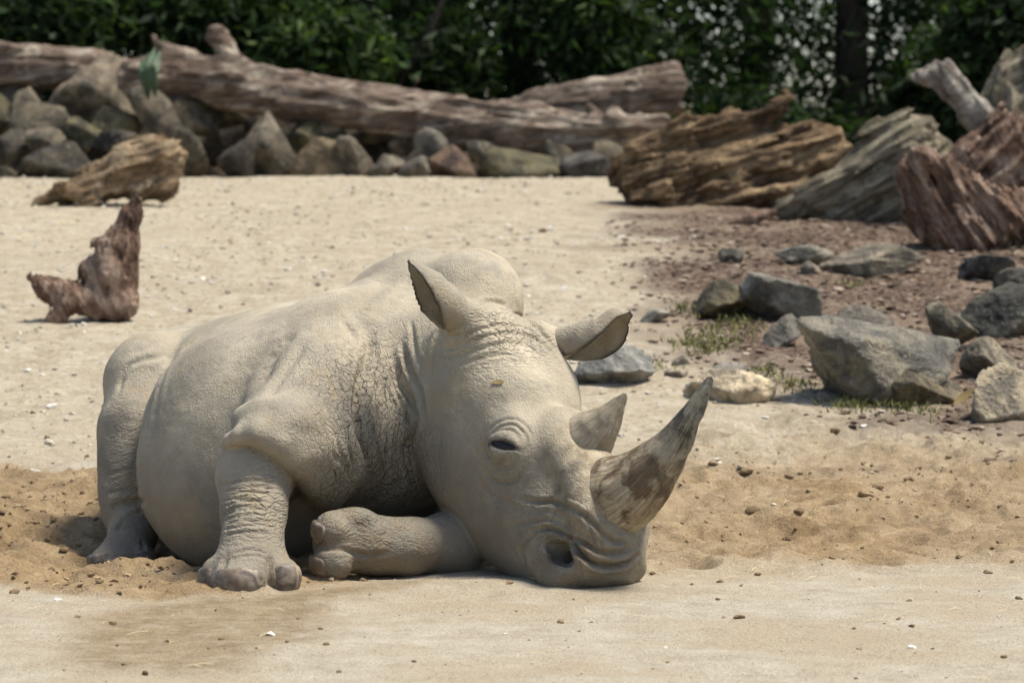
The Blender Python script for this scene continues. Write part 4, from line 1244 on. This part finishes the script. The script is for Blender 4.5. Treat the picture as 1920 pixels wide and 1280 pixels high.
tree("dense", -5.3, 31.6, 0.3, 1.0, "dense dark tree at the left edge behind the reddish log")
tree("dense", -3.3, 33.2, 2.2, 1.0, "dense dark tree behind the two broken stubs of the long log")
tree("droop", -1.55, 31.8, 1.1, 1.0, "dark tree with hanging leaves behind the middle of the long log")
tree("dense", 0.2, 34.2, 4.0, 1.05, "dark tree set back behind the low dip of the long log")
tree("droop", 1.0, 31.9, 5.2, .9, "tree with drooping leaves left of the bright sky gaps")
tree("open", 2.6, 35.0, .8, 1.0, "thin tree whose leaves let bright sky through above the gnarled stump")
tree("open", 3.55, 33.0, 3.0, 1.05, "tree with a dark trunk left of the largest sky gap")
tree("droop", 5.5, 33.4, 2.6, 1.1, "dark tree behind the pale broken branch")
tree("dense", 6.6, 34.5, 5.0, 1.1, "dark tree at the upper right corner")
for i, (key, x, y, rz) in enumerate([("dense", -6.6, 38, 1), ("dense", -4.2, 39.5, 3), ("dense", -2.2, 38.5, 5), ("dense", -.9, 40, 2), ("dense", 6.2, 40, 2.5), ("dense", 8.2, 38.5, 4)]):
    tree(key, x, y, rz, 1.15, "tree of the shady back row, seen only as darkness between the front trees", "back row of trees")

def shrub(box, D, label, seed, tufts=150, per=30, shade=0.0):
    x0, x1, y0, y1 = box
    c = at((x0 + x1) / 2, (y0 + y1) / 2, D); w = (x1 - x0) * D / FPX / 2; h = (y1 - y0) * D / FPX / 2
    rng = np.random.default_rng(seed); d = rng.normal(size=(tufts, 3)); d /= np.linalg.norm(d, axis=1, keepdims=True)
    cen = c + d * rng.uniform(.2, 1, (tufts, 1)) ** .5 * (w, max(.4, w * .7), h)
    gz = float(ground_z(c[0], c[1]))
    root = tag(empty("shrub", (c[0], c[1], gz)), label, "shrub", "undergrowth between wall and trees")
    lv, lf, sh = leaves(cen, (.11, .11, .11), int(per * .6), .18, .06, seed, .7)
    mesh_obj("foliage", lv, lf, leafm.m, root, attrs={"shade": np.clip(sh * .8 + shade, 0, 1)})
    V, F, b = [], [], 0
    for k in range(7):
        e = cen[rng.integers(0, tufts)]
        v, f = tube([np.array((c[0] + rng.normal() * .05, c[1], gz - .1)), (np.array((c[0], c[1], gz)) + e) / 2 + rng.normal(size=3) * .08, e], [.03, .02, .006], 6, seed)
        V.append(v); F.append(f + b); b += len(v)
    mesh_obj("stem", np.concatenate(V), np.concatenate(F), barkm.m, root)
shrub((-60, 250, -60, 100), 29.6, "leafy bush above the reddish log at the far left", 81, 260, shade=.15)
shrub((250, 420, -40, 90), 30.0, "leafy bush behind the first broken stub of the long log", 82, 170, shade=.1)
shrub((500, 720, 30, 165), 29.8, "bright green leafy bush behind the long log's second stub", 83, 260, shade=.28)
shrub((430, 570, -60, 60), 30.3, "yellow-green bush at the top edge left of centre", 84, 150, shade=.35)
shrub((700, 900, 60, 190), 30.6, "dark bush above the middle of the long log", 85, 200)
shrub((1030, 1180, -60, 130), 30.4, "hanging grey-green foliage above the shorter log", 86, 220, shade=.2)
shrub((1290, 1480, 190, 320), 30.4, "dark bush behind the gnarled stump's snag", 87, 220)
shrub((1480, 1640, 230, 330), 30.8, "dark low bush between gnarled stump and grey stump", 88, 160)
shrub((1680, 1840, 80, 320), 30.6, "dark bush behind the pale broken branch's foot", 89, 260)
shrub((1780, 1990, -40, 200), 29.0, "dark leafy bush above the standing grey stump", 90, 280)
shrub((425, 500, 170, 225), 27.6, "small bright green sprig under the long log", 91, 30, 18, .5)
shrub((1000, 1290, 190, 330), 29.6, "dark bush filling the gap under the shorter log", 92, 220)

# the broad-leaved plant hanging over the joint of the two logs
bladem = Mat("blade_leaf", 0.55, 0.3); bladem.b.inputs["Base Color"].default_value = (.045, .072, .035, 1)
pl = tag(empty("hanging_plant", at(280, 190, 26.1)), "grey-green broad-leaved plant hanging over the left end of the long log", "plant")
rng = np.random.default_rng(5)
for k in range(20):
    t = rng.uniform(0, 1); x = 262 + 40 * t
    top_, bot = at(x, 100 + rng.uniform(-10, 15), 26.2), at(282 + rng.uniform(-16, 14), 150 + 40 * rng.uniform(.2, 1), 26.02)
    m = (top_ + bot) / 2 + np.array((rng.normal() * .03, -.12, .02)); P = smooth_line([top_, m, bot], 5); n = len(P)
    V = []
    for i, p in enumerate(P):
        wd = .024 * math.sin(math.pi * (.12 + .86 * i / (n - 1))); V += [p + (-wd, .015, 0), p + (0, -.01, 0), p + (wd, .015, 0)]
    F = [(3 * i + j, 3 * i + j + 1, 3 * i + j + 4, 3 * i + j + 3) for i in range(n - 1) for j in (0, 1)]
    mesh_obj("leaf", np.array(V), F, bladem.m, pl)

# two bare dark boughs seen against the foliage
def bough(label, pts, rad, D):
    v, f = tube([at(a, b, D) for a, b in pts], rad, 8, 3)
    return tag(mesh_obj("bough", v, f, barkm.m, loc=v[0]), label, "branch")
bough("thin bare bough slanting up right behind the long log", [(700, 235), (745, 165), (800, 70), (850, -40), (880, -120)], [.05, .04, .035, .03], 30.2)
bough("dark bare bough slanting down right behind the first stub", [(250, 20), (330, 70), (400, 110), (460, 190)], [.03, .04, .04, .05], 30.4)
# ------------------------------------------------------------------ small things lying about
def bits(name, label, pos, size, mat, seed, flat=.6, kind="stuff", shades=None):
    """many small crumbs as one mesh"""
    rng = np.random.default_rng(seed); d, f = ico(1); n = len(pos)
    R = rng.normal(size=(n, 3, 3)); Q = np.linalg.qr(R)[0]
    v = d[None] * (1 + .28 * rng.normal(size=(n, len(d), 1))) * (np.asarray(size)[:, None, None] * (rng.uniform(.6, 1.2, (n, 1, 3))))
    v = np.einsum('nij,nkj->nki', Q, v); v[:, :, 2] *= flat
    v = v + pos[:, None, :]
    F = (f[None] + (np.arange(n) * len(d))[:, None, None]).reshape(-1, 3)
    o = mesh_obj(name, v.reshape(-1, 3), F, mat, smooth=False, attrs={"shade": np.repeat(shades if shades is not None else rng.uniform(0, 1, n), len(d))})
    return tag(o, label, kind=kind)

def bit_mat(name, stops, rough=.9):
    k = Mat(name, rough, .15); c = k.coord()
    k.color(k.mix(k.math('MULTIPLY', k.rmap(k.noise(c, 90, 3, .6), .4, .65), .35), k.ramp(k.attr("shade"), stops), (.12, .085, .05)))
    return k.m
m_clod = bit_mat("earth_crumb", [(0, (.11, .072, .040)), (.5, (.22, .155, .085)), (1, (.34, .255, .15))])
m_grav = bit_mat("gravel_bit", [(0, (.16, .13, .095)), (.4, (.34, .29, .21)), (.75, (.50, .455, .37)), (1, (.68, .65, .58))])
m_chip = bit_mat("bark_chip", [(0, (.040, .027, .020)), (.5, (.125, .085, .062)), (.85, (.25, .18, .13)), (1, (.42, .34, .26))])

rng = np.random.default_rng(77)
def scatter(n, x0, x1, y0, y1, keep):
    x = rng.uniform(x0, x1, n); y = rng.uniform(y0, y1, n)
    z, fields = ground_detail(x, y)
    p = keep(x, y, *fields); m = rng.uniform(0, 1, n) < p
    return np.stack([x[m], y[m], z[m]], 1)
p = scatter(9000, -2.3, 2.6, 7.6, 13.5, lambda x, y, mu, lo, ta, gr: .03 + (.75 + .6 * (x < -.5)) * lo * np.clip(fbm(np.stack([x * 2, y * 2, x * 0], 1), 3, 90) * 2.2 + .4, 0, 1))
s = (.0035 + .011 * rng.uniform(0, 1, len(p)) ** 4) * np.where(p[:, 0] < -.5, 1.15, 1.0)
bits("earth_crumbs", "crumbs of dry earth scattered over the sand", p + np.stack([0 * s, 0 * s, s * .25], 1), s, m_clod, 3)
p = scatter(16000, -5, 3.5, 12.5, 25.5, lambda x, y, mu, lo, ta, gr: .55 * gr * np.where(x < -1.2, 1.5, 1.0) * np.clip(fbm(np.stack([x * 1.2, y * .8, x * 0], 1), 3, 91) + .55, .1, 1))
s = .006 + .016 * rng.uniform(0, 1, len(p)) ** 3
bits("gravel", "pale gravel strewn over the slope behind the rhinoceros", p + np.stack([0 * s, 0 * s, s * .2], 1), s, m_grav, 4, shades=.35 + .6 * rng.uniform(0, 1, len(p)) ** 1.3)
p = scatter(1500, -2.0, 2.0, 7.6, 10.2, lambda x, y, mu, lo, ta, gr: .25 * (1 - lo) * np.clip(fbm(np.stack([x * 1.5, y * 1.5, x * 0], 1), 3, 95) * 3 + .4, 0, 1))
s = .002 + .006 * rng.uniform(0, 1, len(p)) ** 4
bits("grit", "pale grit in the sandy foreground", p, s, m_grav, 5)
p = scatter(14000, .6, 5.2, 11.5, 21, lambda x, y, mu, lo, ta, gr: .9 * mu)
s = .008 + .020 * rng.uniform(0, 1, len(p)) ** 2
bits("bark_mulch", "brown bark chips and leaf litter between the rocks", p + np.stack([0 * s, 0 * s, s * .2], 1), s, m_chip, 6, .35)

# single clods
CL = [(1566, 809, 22, .15), (1324, 911, 16, .3), (1399, 888, 34, .6), (1459, 896, 26, .5), (1519, 935, 20, .5), (1624, 952, 38, .75), (1697, 958, 28, .7), (1646, 921, 26, .3),
      (1412, 973, 34, .05), (1498, 985, 26, .05), (1704, 907, 24, .4), (1350, 1094, 17, .3), (1346, 1128, 11, .2), (1882, 1231, 14, .0), (1605, 1269, 10, .1), (1911, 1125, 16, .2),
      (1224, 1078, 14, .2), (1421, 1079, 16, .4), (1853, 1072, 20, .3), (1710, 1171, 15, .2), (1601, 1176, 12, .2), (415, 1200, 13, .2), (538, 1209, 11, .2), (233, 1244, 14, .3),
      (601, 1176, 12, .3), (27, 1110, 22, .25), (11, 948, 24, .3), (1337, 885, 24, .6), (1480, 893, 22, .35), (1268, 1042, 26, .4), (1018, 437, 20, .1), (1560, 1052, 15, .3), (75, 990, 18, .3), (120, 1065, 20, .3), (170, 1090, 16, .4)]
for i, (px, py, w, sh) in enumerate(CL):
    g = ground_hit(px, py); r = w * g[1] / FPX / 2
    v, f = rock_shape(900 + i, 14, 3, 10, .16); v = v * (r * .9, r * .9, r * .5)
    c = np.array((g[0], g[1], float(ground_detail(g[:1], g[1:2])[0][0]) + r * .22))
    o = mesh_obj("earth_clod", v + c, f, m_clod, loc=c, attrs={"shade": np.full(len(v), .15 + .85 * sh)})
    tag(o, "small brown clod of dry earth lying on the sand", "clod", "clods of earth on the sand")
for i, (px, py, w) in enumerate([(507, 1190, 20), (109, 1121, 16), (948, 1188, 11), (1247, 1212, 10), (1709, 1210, 18), (1450, 950, 14), (97, 762, 22)]):
    g = ground_hit(px, py); r = w * g[1] / FPX / 2
    v, f = rock_shape(960 + i, 9, 3, 20, .06); v = v * (r, r, r * .5)
    c = np.array((g[0], g[1], float(ground_detail(g[:1], g[1:2])[0][0]) + r * .15))
    o = mesh_obj("pale_pebble", v + c, f, m_grav, loc=c, attrs={"shade": np.full(len(v), .95)})
    tag(o, "small whitish pebble on the sandy ground", "pebble", "whitish pebbles on the sand")

# straw
strawm = Mat("straw", .8, .2); strawm.b.inputs["Base Color"].default_value = (.50, .41, .25, 1)
V, F = [], []
for k in range(170):
    if k < 90: x, y = rng.uniform(.2, 2.2), rng.uniform(9.0, 12.5)
    elif k < 120: x, y = rng.uniform(-2, 2), rng.uniform(8, 10)
    else: x, y = rng.uniform(-4.2, -2.4), rng.uniform(19, 24)
    z = float(ground_detail(np.array([x]), np.array([y]))[0][0]) + .004
    a = rng.uniform(0, math.pi); L = rng.uniform(.02, .07) * (1 if y < 15 else 2.5); w = .0012 if y < 15 else .004
    d = np.array((math.cos(a), math.sin(a), rng.uniform(-.05, .25))); s = np.array((-math.sin(a), math.cos(a), 0)) * w
    c0 = np.array((x, y, z)); c1 = c0 + d * L * .5 + (0, 0, .004); c2 = c0 + d * L
    b = len(V)
    for q in (c0, c1, c2): V += [q - s, q + (0, 0, w), q + s]
    for i in (0, 1):
        F += [(b + 3 * i, b + 3 * i + 1, b + 3 * i + 4, b + 3 * i + 3), (b + 3 * i + 1, b + 3 * i + 2, b + 3 * i + 5, b + 3 * i + 4)]
tag(mesh_obj("straw", np.array(V), F, strawm.m), "loose stalks of pale straw on the ground", kind="stuff")

# moss and grass tufts
mossm = Mat("moss", .9, .1)
def _moss(k): k.color(k.ramp(k.attr("shade"), [(0, (.065, .072, .022)), (.6, (.135, .140, .045)), (1, (.24, .22, .09))]))
_moss(mossm)
V, F, SH = [], [], []
for px, py, rx, ry, n in [(1330, 640, 55, 26, 620), (1310, 655, 40, 14, 300), (1385, 618, 45, 14, 260), (1325, 588, 16, 8, 200), (1285, 580, 22, 7, 120), (1597, 537, 14, 6, 90), (1490, 728, 22, 8, 160), (1440, 705, 26, 10, 160), (1640, 762, 70, 8, 240), (1590, 770, 40, 8, 120), (1720, 775, 60, 6, 180), (1740, 668, 10, 6, 60), (1225, 690, 18, 8, 60)]:
    for k in range(int(n * .6)):
        a = rng.uniform(0, 2 * math.pi); r = math.sqrt(rng.uniform(0, 1))
        g = ground_hit(px + rx * r * math.cos(a), py + ry * r * math.sin(a)) if k % 6 == 0 else g + np.array((rng.normal() * .03, rng.normal() * .05, 0))
        z = float(ground_z(g[0], g[1])) + .012
        h = rng.uniform(.012, .035); t = rng.normal(size=2) * .015; w = rng.uniform(.003, .007); q = rng.uniform(0, math.pi)
        b = len(V); c = np.array((g[0], g[1], z)); e = np.array((math.cos(q), math.sin(q), 0)) * w
        V += [c - e, c + e, c + (t[0], t[1], h)]; F.append((b, b + 1, b + 2)); s = rng.uniform(0, 1); SH += [s, s, s]
tag(mesh_obj("moss", np.array(V), F, mossm.m, attrs={"shade": np.array(SH)}), "patches of green moss and short grass among the mulch", kind="stuff")

# dry leaves
dryl = Mat("dry_leaf", .7, .2); dryl.b.inputs["Base Color"].default_value = (.26, .19, .08, 1)
def dry_leaf(c, n, along, L, W, label, mat=dryl):
    n = unit(n); t = unit(np.asarray(along) - n * (np.asarray(along) @ n)); s = np.cross(n, t); V = []
    for layer in (0, .0012):
        for i in range(7):
            u = i / 6; w = W * math.sin(math.pi * (.06 + .88 * u)) ** .8
            for e in (-1, 0, 1): V.append(c + t * L * (u - .5) + s * w * e * .5 + n * (.0015 + layer + .10 * w * abs(e) + .05 * L * (u - .5) ** 2 * 4))
    F = [(3 * i + j, 3 * i + j + 1, 3 * i + j + 4, 3 * i + j + 3) for i in range(6) for j in (0, 1)]
    F += [tuple(21 + q for q in f[::-1]) for f in F]
    V = np.array(V); return tag(mesh_obj("dry_leaf", V, F, mat.m, loc=V.mean(0)), label, "leaf")
bv = BVHTree.FromPolygons([tuple(q) for q in v_r[:len(v_r)].tolist()], [tuple(q) for q in f_r.tolist()])
def on_hide(px, py):
    d = Vector(at(px, py, 1.0)) - Vector((0, 0, CAM_H)); d.normalize()
    h = bv.ray_cast(Vector((0, 0, CAM_H)), d)
    return np.array(h[0]), np.array(h[1])
c, n = on_hide(934, 717); dry_leaf(c, n if n[1] < 0 else -n, (1, 0, -.15), .040, .015, "small dry yellow-brown leaf stuck on the rhinoceros's forehead")
g = ground_hit(1808, 762); dry_leaf(g + np.array((0, 0, .04)), (-.5, -.65, .6), (1, 0, .75), .105, .046, "curled yellow-brown dry leaf at the foot of the lichen-white rock")
darkchip = Mat("dark_chip", .85, .2); darkchip.b.inputs["Base Color"].default_value = (.06, .045, .04, 1)
g = ground_hit(1836, 742); dry_leaf(g + np.array((0, 0, .05)), (.1, -.7, .7), (1, 0, -.8), .10, .035, "dark strip of bark beside the curled dry leaf", darkchip)
